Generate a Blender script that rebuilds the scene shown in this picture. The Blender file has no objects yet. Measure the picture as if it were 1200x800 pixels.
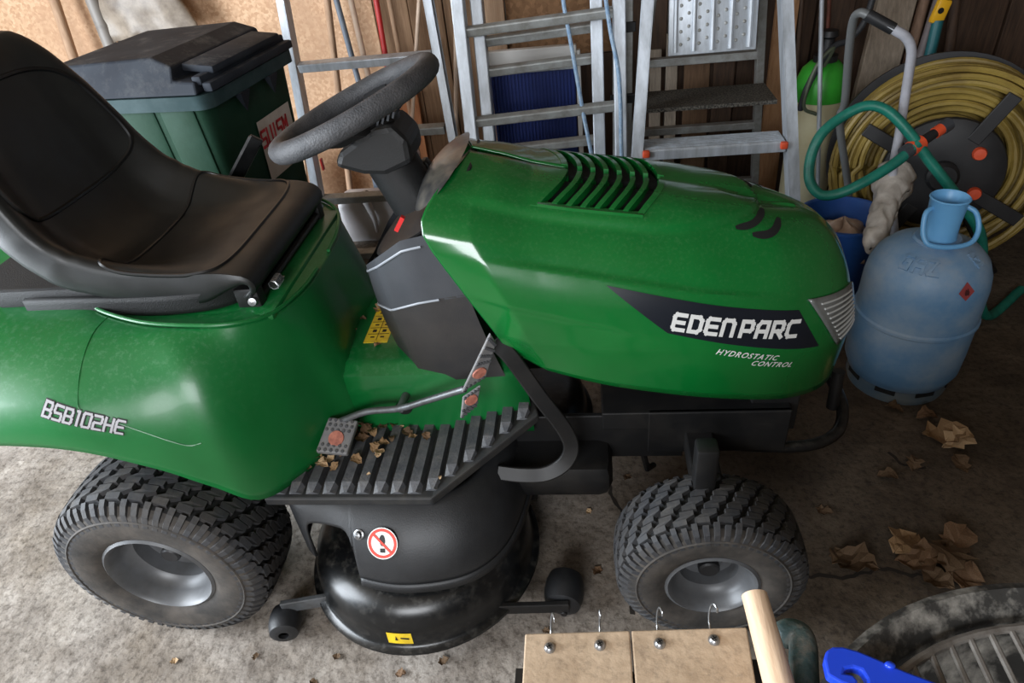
import bpy, bmesh, math, random
from mathutils import Vector, Matrix, noise
from mathutils.bvhtree import BVHTree
random.seed(7)
PI = math.pi
SC = bpy.context.scene
COL = SC.collection

# ------------------------------------------------------------------ camera
CAM_POS = Vector((0.95626, -1.24667, 1.42304))
PITCH, YAW, ROLL, FPX = 0.634757, 0.152079, -0.122168, 775.17
cy_, sy_ = math.cos(YAW), math.sin(YAW)
fwd = Vector((-sy_*math.cos(PITCH), cy_*math.cos(PITCH), -math.sin(PITCH)))
rgt = Vector((cy_, sy_, 0)); up_ = rgt.cross(fwd)
r2 = math.cos(ROLL)*rgt + math.sin(ROLL)*up_
u2 = -math.sin(ROLL)*rgt + math.cos(ROLL)*up_
cam_data = bpy.data.cameras.new('camera'); cam = bpy.data.objects.new('camera', cam_data); COL.objects.link(cam)
cam_data.sensor_fit = 'HORIZONTAL'; cam_data.sensor_width = 36.0; cam_data.lens = 36.0*FPX/1200.0
cam_data.clip_start = 0.02
cam.matrix_world = Matrix(((r2.x, u2.x, -fwd.x, CAM_POS.x), (r2.y, u2.y, -fwd.y, CAM_POS.y), (r2.z, u2.z, -fwd.z, CAM_POS.z), (0, 0, 0, 1)))
SC.camera = cam

# ------------------------------------------------------------------ light
def s2l(c):
    return c/12.92 if c <= 0.04045 else ((c+0.055)/1.055)**2.4
def rgb(r, g, b):
    return (s2l(r/255), s2l(g/255), s2l(b/255), 1.0)
w = bpy.data.worlds.new('world'); SC.world = w; w.use_nodes = True
bg = w.node_tree.nodes['Background']; bg.inputs[0].default_value = rgb(205, 222, 245); bg.inputs[1].default_value = 1.2
def area(name, loc, target, sx, sy, power, color):
    l = bpy.data.lights.new(name, 'AREA'); l.shape = 'RECTANGLE'; l.size = sx; l.size_y = sy; l.energy = power; l.color = color
    o = bpy.data.objects.new(name, l); COL.objects.link(o); o.location = loc
    d = Vector(target)-Vector(loc); o.rotation_euler = d.to_track_quat('-Z', 'Z').to_euler()
    return o
# daylight falling through the open garage doorway on the left plus a soft fill added behind the photographer
area('doorway_daylight', (-2.55, -1.1, 1.25), (0.6, 0.1, 0.45), 2.6, 1.9, 250, (0.86, 0.93, 1.0))
area('front_fill', (0.35, -3.12, 1.75), (0.9, 0.5, 0.4), 1.5, 0.95, 60, (0.95, 0.97, 1.0))
vs = SC.view_settings
vs.view_transform = 'Standard'; vs.look = 'None'; vs.exposure = 0.28; vs.gamma = 1.0; vs.use_curve_mapping = False

# ------------------------------------------------------------------ materials
MATS = {}
def mat(name, col, rough=0.5, metal=0.0, var=None, vscale=6.0, vlo=0.35, vhi=0.7, bump=0.0, bscale=60.0, coat=0.0, spec=0.5, stretch=None, detail=5.0, trans=0.0, alpha=1.0, rvar=0.0, dust=None, bdist=0.004):
    """procedural principled material: noise-mixed colour, fine relief, optional dust resting on upward faces"""
    if name in MATS: return MATS[name]
    m = bpy.data.materials.new(name); m.use_nodes = True; MATS[name] = m
    nt = m.node_tree; N = nt.nodes; L = nt.links
    b = N['Principled BSDF']
    b.inputs['Roughness'].default_value = rough; b.inputs['Metallic'].default_value = metal
    b.inputs['Coat Weight'].default_value = coat; b.inputs['Coat Roughness'].default_value = 0.08
    b.inputs['Specular IOR Level'].default_value = spec
    b.inputs['Transmission Weight'].default_value = trans
    b.inputs['Alpha'].default_value = alpha
    tc = N.new('ShaderNodeTexCoord'); src = tc.outputs['Object']
    if stretch:
        mp = N.new('ShaderNodeMapping'); mp.inputs['Scale'].default_value = stretch; L.new(src, mp.inputs['Vector']); src = mp.outputs['Vector']
    colout = None
    if var is not None:
        n = N.new('ShaderNodeTexNoise'); n.inputs['Scale'].default_value = vscale; n.inputs['Detail'].default_value = detail; n.inputs['Roughness'].default_value = 0.65
        L.new(src, n.inputs['Vector'])
        r = N.new('ShaderNodeValToRGB'); r.color_ramp.elements[0].position = vlo; r.color_ramp.elements[1].position = vhi
        r.color_ramp.elements[0].color = col; r.color_ramp.elements[1].color = var
        L.new(n.outputs['Fac'], r.inputs['Fac']); colout = r.outputs['Color']
    if dust is not None:
        dcol, amount, dscale = dust
        g = N.new('ShaderNodeNewGeometry'); sx = N.new('ShaderNodeSeparateXYZ'); L.new(g.outputs['Normal'], sx.inputs[0])
        n2 = N.new('ShaderNodeTexNoise'); n2.inputs['Scale'].default_value = dscale; n2.inputs['Detail'].default_value = 8; n2.inputs['Roughness'].default_value = 0.75
        L.new(tc.outputs['Object'], n2.inputs['Vector'])
        mr = N.new('ShaderNodeMapRange'); mr.inputs[1].default_value = 0.5; mr.inputs[2].default_value = 0.85; L.new(n2.outputs['Fac'], mr.inputs[0])
        mz = N.new('ShaderNodeMapRange'); mz.inputs[1].default_value = 0.1; mz.inputs[2].default_value = 0.95; L.new(sx.outputs['Z'], mz.inputs[0])
        mu = N.new('ShaderNodeMath'); mu.operation = 'MULTIPLY'; L.new(mr.outputs[0], mu.inputs[0]); L.new(mz.outputs[0], mu.inputs[1])
        mu2 = N.new('ShaderNodeMath'); mu2.operation = 'MULTIPLY'; mu2.inputs[1].default_value = amount; L.new(mu.outputs[0], mu2.inputs[0])
        mx = N.new('ShaderNodeMix'); mx.data_type = 'RGBA'; L.new(mu2.outputs[0], mx.inputs['Factor'])
        if colout: L.new(colout, mx.inputs['A'])
        else: mx.inputs['A'].default_value = col
        mx.inputs['B'].default_value = dcol; colout = mx.outputs['Result']
        ad = N.new('ShaderNodeMath'); ad.operation = 'MULTIPLY_ADD'; ad.inputs[1].default_value = 0.5; ad.inputs[2].default_value = rough; ad.use_clamp = True
        L.new(mu2.outputs[0], ad.inputs[0]); L.new(ad.outputs[0], b.inputs['Roughness'])
    if colout: L.new(colout, b.inputs['Base Color'])
    else: b.inputs['Base Color'].default_value = col
    if rvar and dust is None:
        n4 = N.new('ShaderNodeTexNoise'); n4.inputs['Scale'].default_value = vscale*1.7; n4.inputs['Detail'].default_value = 6; L.new(src, n4.inputs['Vector'])
        m4 = N.new('ShaderNodeMapRange'); m4.inputs[3].default_value = max(0.02, rough-rvar); m4.inputs[4].default_value = min(1, rough+rvar); m4.inputs[1].default_value = .3; m4.inputs[2].default_value = .7
        L.new(n4.outputs['Fac'], m4.inputs[0]); L.new(m4.outputs[0], b.inputs['Roughness'])
    if bump:
        n3 = N.new('ShaderNodeTexNoise'); n3.inputs['Scale'].default_value = bscale; n3.inputs['Detail'].default_value = 4; L.new(src, n3.inputs['Vector'])
        bp = N.new('ShaderNodeBump'); bp.inputs['Strength'].default_value = bump; bp.inputs['Distance'].default_value = bdist
        L.new(n3.outputs['Fac'], bp.inputs['Height']); L.new(bp.outputs[0], b.inputs['Normal'])
    return m
DUST = rgb(150, 150, 140)
M_GREEN = mat('green_paint', rgb(8, 92, 36), 0.2, var=rgb(12, 102, 42), vscale=3, coat=0.5, dust=(rgb(120, 150, 120), 0.2, 130))
M_GREENF = mat('green_fender_plastic', rgb(9, 92, 40), 0.34, var=rgb(14, 104, 48), vscale=3, coat=0.1, dust=(rgb(130, 165, 140), 0.3, 90))
M_SEAT = mat('black_vinyl', rgb(24, 26, 27), 0.42, var=rgb(33, 35, 34), vscale=9, bump=0.06, bscale=420, rvar=.06)
M_SEATB = mat('textured_black_plastic', rgb(22, 23, 24), 0.7, bump=0.5, bscale=500)
M_BLK = mat('black_plastic', rgb(28, 29, 31), 0.48, var=rgb(40, 41, 43), vscale=12, bump=0.12, bscale=350)
M_BLKG = mat('black_gloss_paint', rgb(16, 17, 18), 0.28, var=rgb(34, 34, 34), vscale=20, vlo=.5, vhi=.85, dust=(rgb(110, 106, 98), 0.45, 40))
M_FRAME = mat('black_frame_steel', rgb(14, 14, 15), 0.5, var=rgb(34, 32, 30), vscale=14, vlo=.45, vhi=.8)
M_GREY = mat('charcoal_plastic', rgb(58, 61, 66), 0.5, var=rgb(66, 68, 72), vscale=10, bump=0.1, bscale=400)
M_DASH = mat('grey_dash_plastic', rgb(82, 82, 84), 0.35, var=rgb(98, 96, 92), vscale=12)
M_LENSC = mat('clear_console_cover', rgb(50, 50, 50), 0.28, var=rgb(112, 106, 94), vscale=14, vlo=.45, vhi=.75, coat=.2)
M_FOOT = mat('worn_black_rubber', rgb(66, 68, 72), 0.6, var=rgb(92, 92, 94), vscale=26, bump=0.3, bscale=160, dust=(rgb(150, 140, 125), 0.35, 30))
M_FOOTB = mat('footrest_black', rgb(30, 31, 33), 0.6, var=rgb(52, 50, 47), vscale=20)
M_TYRE = mat('tyre_rubber', rgb(50, 51, 54), 0.7, var=rgb(66, 62, 58), vscale=16, vlo=.4, vhi=.8, bump=0.25, bscale=90, dust=(rgb(112, 106, 98), 0.5, 30))
M_TYREW = mat('tyre_sidewall', rgb(42, 40, 38), 0.75, var=rgb(78, 72, 66), vscale=14, bump=0.2, bscale=80)
M_RIM = mat('grey_wheel_paint', rgb(98, 100, 103), 0.38, var=rgb(78, 78, 78), vscale=10, metal=.1)
M_HUBD = mat('dark_wheel_hub', rgb(38, 38, 40), 0.5)
M_STEEL = mat('bright_steel', rgb(170, 172, 175), 0.3, metal=0.9, var=rgb(130, 130, 130), vscale=20)
M_RODS = mat('dull_steel_rod', rgb(120, 124, 128), 0.42, metal=0.6, var=rgb(90, 90, 90), vscale=20)
M_REDP = mat('red_plastic', rgb(200, 40, 40), 0.4)
M_PEDAL = mat('grey_pedal_rubber', rgb(112, 112, 115), 0.6, var=rgb(134, 132, 130), vscale=30)
M_ORNG = mat('pale_red_print', rgb(204, 132, 112), 0.6, var=rgb(150, 90, 78), vscale=60)
M_WHITEP = mat('white_print', rgb(232, 232, 228), 0.5)
M_LETTER2 = mat('dull_silver_lettering', rgb(166, 164, 168), 0.4)
M_LETTER = mat('silver_lettering', rgb(205, 205, 202), 0.4)
M_DECAL = mat('navy_black_decal', rgb(20, 24, 32), 0.3)
M_YEL = mat('yellow_sticker', rgb(236, 204, 40), 0.45, var=rgb(200, 165, 40), vscale=40)
M_INK = mat('black_ink', rgb(22, 22, 20), 0.6)
M_DARK = mat('dark_void', rgb(10, 11, 11), 0.9)
M_LAMP = mat('headlamp_lens', rgb(104, 106, 104), 0.1, var=rgb(72, 74, 72), vscale=14, coat=.8)
M_ALU = mat('aluminium', rgb(198, 205, 213), 0.4, metal=0.3, var=rgb(160, 165, 170), vscale=30, stretch=(1, 1, .15), bump=.08, bscale=200)
M_ALUD = mat('dull_aluminium', rgb(158, 160, 158), 0.5, metal=0.3, var=rgb(124, 122, 116), vscale=20, bump=.1, bscale=150)

# ------------------------------------------------------------------ mesh helpers
def mk(name, verts, faces, m, parent=None, smooth=True, loc=None):
    me = bpy.data.meshes.new(name); me.from_pydata([tuple(v) for v in verts], [], faces)
    if smooth == 'auto': pass
    me.update()
    o = bpy.data.objects.new(name, me); COL.objects.link(o)
    if m is not None: me.materials.append(m)
    for p in me.polygons: p.use_smooth = bool(smooth)
    if smooth: me.set_sharp_from_angle(angle=math.radians(38))
    if parent is not None: o.parent = parent
    if loc is not None: o.location = loc
    return o
class MB:
    """collects shapes, builds ONE mesh object"""
    def __init__(s): s.v = []; s.f = []
    def add(s, vs, fs):
        k = len(s.v); s.v += [Vector(v) for v in vs]; s.f += [tuple(i+k for i in f) for f in fs]; return s
    def box(s, c, d, rot=None, bev=0.0):
        x, y, z = d[0]/2, d[1]/2, d[2]/2; c = Vector(c); R = rot.to_3x3() if rot is not None else None
        if bev <= 0:
            vs = [Vector((sx*x, sy*y, sz*z)) for sx in (-1, 1) for sy in (-1, 1) for sz in (-1, 1)]
            fs = [(0, 1, 3, 2), (4, 6, 7, 5), (0, 4, 5, 1), (2, 3, 7, 6), (0, 2, 6, 4), (1, 5, 7, 3)]
        else:
            b = min(bev, x*.95, y*.95, z*.95)
            bm = bmesh.new(); bmesh.ops.create_cube(bm, size=1)
            for v in bm.verts: v.co = Vector((v.co.x*2*x, v.co.y*2*y, v.co.z*2*z))
            bmesh.ops.bevel(bm, geom=bm.edges[:], offset=b, segments=2, affect='EDGES', profile=.5)
            bm.verts.index_update(); vs = [v.co.copy() for v in bm.verts]; fs = [tuple(v.index for v in f.verts) for f in bm.faces]; bm.free()
        s.add([(R @ v if R else v)+c for v in vs], fs); return s
    def bar(s, a, b, wd, th, upv=(0, 0, 1), bev=0.0):
        """box beam from a to b, width wd across, thickness th along upv"""
        a, b = Vector(a), Vector(b); d = b-a; L = d.length; z = d.normalized(); x = Vector(upv).cross(z)
        if x.length < 1e-4: x = Vector((1, 0, 0)).cross(z)
        x.normalize(); y = z.cross(x)
        R = Matrix((x, y, z)).transposed(); s.box((a+b)/2, (wd, th, L), R, bev); return s
    def tube(s, pts, r, n=10, caps=True, closed=False, flat=None):
        pts = [Vector(p) for p in pts]; m = len(pts); rr = r if isinstance(r, (list, tuple)) else [r]*m
        def tan(i):
            if closed: return (pts[(i+1) % m]-pts[i-1]).normalized()
            return (pts[min(i+1, m-1)]-pts[max(i-1, 0)]).normalized()
        t = tan(0); nrm = t.orthogonal().normalized()
        if flat is not None: nrm = (Vector(flat)-t*t.dot(Vector(flat))).normalized()
        k = len(s.v); vs = []
        for i in range(m):
            t = tan(i); nrm = (nrm-t*nrm.dot(t)).normalized(); bn = t.cross(nrm)
            for j in range(n):
                a = 2*PI*j/n; vs.append(pts[i]+(nrm*math.cos(a)+bn*math.sin(a))*rr[i])
        fs = []
        for i in range(m if closed else m-1):
            i2 = (i+1) % m
            for j in range(n): fs.append((i*n+j, i*n+(j+1) % n, i2*n+(j+1) % n, i2*n+j))
        if caps and not closed: fs += [tuple(range(n))[::-1], tuple((m-1)*n+j for j in range(n))]
        s.add(vs, fs); return s
    def strip(s, pts, side, wd, th):
        """rectangular bar swept along pts; side = direction of the width"""
        pts = [Vector(p) for p in pts]; m = len(pts); vs = []; sd = Vector(side).normalized()
        for i in range(m):
            t = (pts[min(i+1, m-1)]-pts[max(i-1, 0)]).normalized(); x = (sd-t*sd.dot(t)).normalized(); y = t.cross(x)
            for a, b in ((-1, -1), (1, -1), (1, 1), (-1, 1)): vs.append(pts[i]+x*wd/2*a+y*th/2*b)
        fs = []
        for i in range(m-1):
            for j in range(4): fs.append((i*4+j, i*4+(j+1) % 4, i*4+4+(j+1) % 4, i*4+4+j))
        fs += [(3, 2, 1, 0), tuple((m-1)*4+j for j in range(4))]
        s.add(vs, fs); return s
    def lathe(s, prof, n=32, c=(0, 0, 0), axis=(0, 0, 1), ref=None, arc=2*PI, a0=0, capends=False):
        ax = Vector(axis).normalized(); x = Vector(ref) if ref else ax.orthogonal(); x = (x-ax*x.dot(ax)).normalized(); y = ax.cross(x); c = Vector(c)
        full = arc >= 2*PI-1e-6; cols = n if full else n+1; m = len(prof); vs = []
        for j in range(cols):
            a = a0+arc*j/n; d = x*math.cos(a)+y*math.sin(a)
            for (r, h) in prof: vs.append(c+d*r+ax*h)
        fs = []
        for j in range(n):
            j2 = (j+1) % cols
            for i in range(m-1): fs.append((j*m+i, j2*m+i, j2*m+i+1, j*m+i+1))
        s.add(vs, fs); return s
    def prism(s, poly, o, ex, ey, depth):
        """polygon (2D) in plane (o, ex, ey) extruded by depth along ex x ey"""
        o, ex, ey = Vector(o), Vector(ex).normalized(), Vector(ey).normalized(); nz = ex.cross(ey)
        n = len(poly); a = [o+ex*p[0]+ey*p[1] for p in poly]; vs = a+[p+nz*depth for p in a]
        fs = [tuple(range(n))[::-1], tuple(range(n, 2*n))]+[(i, (i+1) % n, (i+1) % n+n, i+n) for i in range(n)]
        s.add(vs, fs); return s
    def grid(s, fn, nu, nv, thick=None):
        k = []
        for i in range(nu+1):
            for j in range(nv+1): k.append(Vector(fn(i/nu, j/nv)))
        fs = [(i*(nv+1)+j, (i+1)*(nv+1)+j, (i+1)*(nv+1)+j+1, i*(nv+1)+j+1) for i in range(nu) for j in range(nv)]
        s.add(k, fs); return s
    def sph(s, c, r, nu=12, nv=8, sc=(1, 1, 1)):
        c = Vector(c); vs = []; fs = []
        for i in range(nv+1):
            t = PI*i/nv
            for j in range(nu):
                p = 2*PI*j/nu; vs.append(c+Vector((r*sc[0]*math.sin(t)*math.cos(p), r*sc[1]*math.sin(t)*math.sin(p), r*sc[2]*math.cos(t))))
        for i in range(nv):
            for j in range(nu): fs.append((i*nu+j, (i+1)*nu+j, (i+1)*nu+(j+1) % nu, i*nu+(j+1) % nu))
        s.add(vs, fs); return s
    def mirror_y(s):
        k = len(s.v); n = len(s.v); s.v += [Vector((v.x, -v.y, v.z)) for v in s.v]
        s.f += [tuple(i+n for i in f)[::-1] for f in s.f]; return s
    def out(s, name, m, parent=None, smooth=True, solid=0.0, off=-1, sub=0, fixn=False, bevel=0.0):
        o = mk(name, s.v, s.f, m, parent, smooth)
        if fixn:
            bm = bmesh.new(); bm.from_mesh(o.data); bmesh.ops.remove_doubles(bm, verts=bm.verts, dist=1e-5); bmesh.ops.recalc_face_normals(bm, faces=bm.faces); bm.to_mesh(o.data); bm.free()
            if smooth: o.data.set_sharp_from_angle(angle=math.radians(38))
        if solid:
            d = o.modifiers.new('solid', 'SOLIDIFY'); d.thickness = solid; d.offset = off
        if sub:
            d = o.modifiers.new('sub', 'SUBSURF'); d.levels = sub; d.render_levels = sub
        if bevel:
            d = o.modifiers.new('bev', 'BEVEL'); d.width = bevel; d.segments = 2; d.limit_method = 'ANGLE'
        return o
def empty(name, loc=(0, 0, 0), rz=0, parent=None):
    o = bpy.data.objects.new(name, None); COL.objects.link(o); o.location = loc; o.rotation_euler = (0, 0, rz); o.empty_display_size = .1
    if parent is not None: o.parent = parent
    return o
def tag(o, label=None, cat=None, group=None, kind=None):
    if label: o['label'] = label
    if cat: o['category'] = cat
    if group: o['group'] = group
    if kind: o['kind'] = kind
    return o
def copy_tree(o, parent=None):
    c = o.copy(); COL.objects.link(c); c.parent = parent
    for ch in [x for x in o.children]: copy_tree(ch, c)
    return c
def at(px, py, x=None, y=None, z=None):
    """photo pixel -> point on the plane x=, y= or z="""
    d = fwd+r2*((px-600)/FPX)-u2*((py-400)/FPX)
    t = (x-CAM_POS.x)/d.x if x is not None else (y-CAM_POS.y)/d.y if y is not None else (z-CAM_POS.z)/d.z
    return CAM_POS+d*t
def lerp(a, b, t): return a+(b-a)*t
def pl(pts, t):
    """piecewise-linear lookup: pts sorted [(t, value...)]"""
    if t <= pts[0][0]: return pts[0][1:]
    for a, b in zip(pts, pts[1:]):
        if t <= b[0]:
            k = (t-a[0])/(b[0]-a[0]); return tuple(lerp(x, y, k) for x, y in zip(a[1:], b[1:]))
    return pts[-1][1:]
def cr(pts, n):
    """Catmull-Rom through pts, n samples per span"""
    P = [Vector(p) for p in pts]; P = [P[0]*2-P[1]]+P+[P[-1]*2-P[-2]]; o = []
    for i in range(1, len(P)-2):
        for k in range(n):
            t = k/n; a, b, c, d = P[i-1], P[i], P[i+1], P[i+2]
            o.append(.5*((2*b)+(c-a)*t+(2*a-5*b+4*c-d)*t*t+(3*b-a-3*c+d)*t*t*t))
    o.append(P[-2]); return o
def arcpath(P):
    """returns f(t) for t in 0..1 by arc length along a list of points"""
    L = [0.0]
    for a, b in zip(P, P[1:]): L.append(L[-1]+(b-a).length)
    T = L[-1]
    def f(t):
        s = max(0, min(1, t))*T
        for i in range(1, len(L)):
            if s <= L[i] or i == len(L)-1: return P[i-1].lerp(P[i], (s-L[i-1])/max(1e-9, L[i]-L[i-1]))
    return f
def sstep(a, b, x):
    t = max(0.0, min(1.0, (x-a)/(b-a))); return t*t*(3-2*t)

# squarish stroke lettering: strokes on a 0..1 grid
GL = {'E': [[(1, 1), (.15, 1), (0, .85), (0, .15), (.15, 0), (1, 0)], [(0, .5), (.9, .5)]],
      'D': [[(0, 0), (0, 1), (.75, 1), (1, .8), (1, .2), (.75, 0), (0, 0)]],
      'N': [[(0, 0), (0, .85), (.15, 1), (.8, 1), (1, .8), (1, 0)]],
      'P': [[(0, 0), (0, 1), (.85, 1), (1, .85), (1, .52), (.85, .38), (.05, .38)]],
      'A': [[(0, 0), (0, .75), (.25, 1), (1, 1), (1, 0)], [(0, .38), (1, .38)]],
      'R': [[(0, 0), (0, 1), (.85, 1), (1, .85), (1, .55), (.85, .4), (.05, .4)], [(.5, .4), (1, 0)]],
      'C': [[(1, 1), (.2, 1), (0, .8), (0, .2), (.2, 0), (1, 0)]],
      'B': [[(0, 0), (0, 1), (.85, 1), (.95, .85), (.95, .62), (.8, .5), (0, .5)], [(.8, .5), (1, .38), (1, .15), (.85, 0), (0, 0)]],
      'S': [[(1, 1), (.1, 1), (0, .9), (0, .6), (.1, .5), (.9, .5), (1, .4), (1, .1), (.9, 0), (0, 0)]],
      '5': [[(1, 1), (0, 1), (0, .55), (.9, .55), (1, .42), (1, .12), (.88, 0), (0, 0)]],
      '3': [[(0, 1), (.85, 1), (1, .88), (1, .6), (.85, .5), (.25, .5)], [(.85, .5), (1, .4), (1, .12), (.85, 0), (0, 0)]],
      '1': [[(.2, 1), (.6, 1), (.6, 0)]], '0': [[(.12, 0), (0, .12), (0, .88), (.12, 1), (.88, 1), (1, .88), (1, .12), (.88, 0), (.12, 0)]],
      '2': [[(0, 1), (.88, 1), (1, .88), (1, .6), (.88, .5), (.12, .5), (0, .4), (0, 0), (1, 0)]],
      'H': [[(0, 0), (0, 1)], [(1, 0), (1, 1)], [(0, .5), (1, .5)]], 'O': [[(.12, 0), (0, .12), (0, .88), (.12, 1), (.88, 1), (1, .88), (1, .12), (.88, 0), (.12, 0)]],
      'Y': [[(0, 1), (0, .55), (.12, .45), (1, .45)], [(1, 1), (1, 0)]], 'T': [[(0, 1), (1, 1)], [(.5, 1), (.5, 0)]], 'I': [[(.5, 0), (.5, 1)]], 'L': [[(0, 1), (0, 0), (1, 0)]],
      'U': [[(0, 1), (0, .12), (.12, 0), (.88, 0), (1, .12), (1, 1)]], 'M': [[(0, 0), (0, 1), (.5, .45), (1, 1), (1, 0)]], 'G': [[(1, 1), (.2, 1), (0, .8), (0, .2), (.2, 0), (1, 0), (1, .5), (.6, .5)]],
      'Z': [[(0, 1), (1, 1), (0, 0), (1, 0)]], ' ': []}
def lettering(text, w_, h_, gap, stroke, slant=0.0):
    """quads of a stroke text in 2D: list of (4 points)"""
    quads = []; x0 = 0.0
    for ch in text:
        if ch == ' ': x0 += w_*.28; continue
        ww = w_*(.55 if ch in '1I' else 1.0)
        for st in GL[ch]:
            pts = [Vector((x0+p[0]*ww+slant*p[1]*h_, p[1]*h_)) for p in st]
            for a, b in zip(pts, pts[1:]):
                d = b-a; L = d.length; d = d/L; nrm = Vector((-d.y, d.x))*stroke/2; e = d*stroke*.5
                n = max(1, int(L/(h_*.34)))
                for k in range(n):
                    p = a-e+(b-a+2*e)*(k/n); q = a-e+(b-a+2*e)*((k+1)/n)
                    quads.append((p-nrm, q-nrm, q+nrm, p+nrm))
        x0 += ww+gap
    return quads, x0-gap
def fonttext(text, size, spacing=1.0, shear=0.0, bold=0.0):
    cu = bpy.data.curves.new('t', 'FONT'); cu.body = text; cu.size = size; cu.space_character = spacing; cu.shear = shear; cu.offset = bold; cu.resolution_u = 3
    o = bpy.data.objects.new('t', cu); COL.objects.link(o)
    bpy.context.view_layer.update()
    me = bpy.data.meshes.new_from_object(o); vs = [v.co.copy() for v in me.vertices]; fs = [tuple(p.vertices) for p in me.polygons]
    bpy.data.objects.remove(o); bpy.data.curves.remove(cu); bpy.data.meshes.remove(me)
    return vs, fs

# ------------------------------------------------------------------ the room
XL, XR, YB, YF, ZC = -2.6, 3.3, 1.95, -3.2, 2.5
M_FLOOR = mat('concrete_floor', rgb(126, 117, 108), 0.85, var=rgb(176, 168, 159), vscale=7, vlo=.36, vhi=.66, bump=.8, bscale=34, detail=10, bdist=.006)
def floor_mat():
    m = M_FLOOR; nt = m.node_tree; N = nt.nodes; L = nt.links; b = N['Principled BSDF']
    base = b.inputs['Base Color'].links[0].from_socket
    tc = N.new('ShaderNodeTexCoord')
    n = N.new('ShaderNodeTexNoise'); n.inputs['Scale'].default_value = 55; n.inputs['Detail'].default_value = 7; n.inputs['Roughness'].default_value = .8; L.new(tc.outputs['Object'], n.inputs[0])
    r = N.new('ShaderNodeValToRGB'); r.color_ramp.elements[0].position = .36; r.color_ramp.elements[0].color = (.22, .19, .16, 1); r.color_ramp.elements[1].position = .52; r.color_ramp.elements[1].color = (1, 1, 1, 1)
    L.new(n.outputs['Fac'], r.inputs[0])
    n2 = N.new('ShaderNodeTexNoise'); n2.inputs['Scale'].default_value = 2.2; n2.inputs['Detail'].default_value = 5; n2.inputs['Roughness'].default_value = .7; L.new(tc.outputs['Object'], n2.inputs[0])
    r2_ = N.new('ShaderNodeValToRGB'); r2_.color_ramp.elements[0].position = .35; r2_.color_ramp.elements[0].color = (.5, .44, .36, 1); r2_.color_ramp.elements[1].position = .6; r2_.color_ramp.elements[1].color = (1, 1, 1, 1); L.new(n2.outputs['Fac'], r2_.inputs[0])
    # right-hand shade painted into the floor colour, past the mower's nose
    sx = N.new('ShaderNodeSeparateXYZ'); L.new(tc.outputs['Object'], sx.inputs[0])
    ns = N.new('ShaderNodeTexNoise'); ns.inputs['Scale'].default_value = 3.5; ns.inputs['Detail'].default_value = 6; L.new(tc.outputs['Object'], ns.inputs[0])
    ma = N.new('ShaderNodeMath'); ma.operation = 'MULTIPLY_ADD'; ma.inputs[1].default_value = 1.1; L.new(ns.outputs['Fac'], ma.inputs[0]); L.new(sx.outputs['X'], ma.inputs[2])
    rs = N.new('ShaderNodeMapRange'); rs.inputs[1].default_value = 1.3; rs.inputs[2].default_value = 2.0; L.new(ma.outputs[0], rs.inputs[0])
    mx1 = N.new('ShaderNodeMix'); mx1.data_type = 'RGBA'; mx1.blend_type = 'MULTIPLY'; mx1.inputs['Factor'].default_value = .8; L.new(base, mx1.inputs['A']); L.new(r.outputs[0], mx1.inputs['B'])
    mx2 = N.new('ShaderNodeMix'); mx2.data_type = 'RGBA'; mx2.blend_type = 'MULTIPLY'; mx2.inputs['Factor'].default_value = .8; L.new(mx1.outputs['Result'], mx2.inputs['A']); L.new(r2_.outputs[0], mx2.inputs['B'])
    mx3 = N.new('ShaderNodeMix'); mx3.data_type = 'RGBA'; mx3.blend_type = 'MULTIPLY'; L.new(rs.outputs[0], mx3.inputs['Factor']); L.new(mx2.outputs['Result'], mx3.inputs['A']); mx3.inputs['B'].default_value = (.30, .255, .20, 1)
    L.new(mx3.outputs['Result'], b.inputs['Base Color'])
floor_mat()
M_WALLP = mat('rough_plaster', rgb(120, 108, 96), 0.9, var=rgb(150, 140, 128), vscale=4, bump=.4, bscale=40)
M_CEIL = mat('ceiling_boards', rgb(120, 104, 86), 0.9, var=rgb(140, 124, 104), vscale=5)
def slab(name, c, d, m): 
    o = MB().box(c, d).out(name, m, None, False); tag(o, kind='structure'); return o
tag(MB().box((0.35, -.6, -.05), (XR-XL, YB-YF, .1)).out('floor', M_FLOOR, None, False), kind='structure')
slab('ceiling', (0.35, -.6, ZC+.05), (XR-XL+.2, YB-YF+.2, .1), M_CEIL)
WALLB = slab('wall_back', (0.35, YB+.05, ZC/2), (XR-XL+.2, .1, ZC), M_WALLP)
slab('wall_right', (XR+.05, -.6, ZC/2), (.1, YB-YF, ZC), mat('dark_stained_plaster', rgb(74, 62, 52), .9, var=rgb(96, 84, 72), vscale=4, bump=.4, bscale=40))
wf = MB(); wf.box((-1.5, YF-.05, ZC/2), (2.3, .1, ZC)).box((2.2, YF-.05, ZC/2), (2.3, .1, ZC)).box((.35, YF-.05, .62), (1.5, .1, 1.24)).box((.35, YF-.05, 2.4), (1.5, .1, .3))
tag(wf.out('wall_front', M_WALLP, None, False), kind='structure')
wl = MB(); wl.box((XL-.05, 1.05, ZC/2), (.1, 1.8, ZC)).box((XL-.05, -2.9, ZC/2), (.1, .6, ZC)).box((XL-.05, -1.2, 2.36), (.1, 2.8, .28))
tag(wl.out('wall_left', M_WALLP, None, False), kind='structure')

# ------------------------------------------------------------------ the ride-on mower
MOW = empty('ride_on_mower', (0.6, 0, 0))
tag(MOW, 'green and black ride-on lawn mower with a black seat in the middle of the garage', 'mower')
MINV = Matrix.Translation((-0.6, 0, 0))
def P(o):
    """parts are modelled in world coordinates: shift under the mower's empty"""
    o.parent = MOW; o.location = (-0.6, 0, 0); return o
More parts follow.
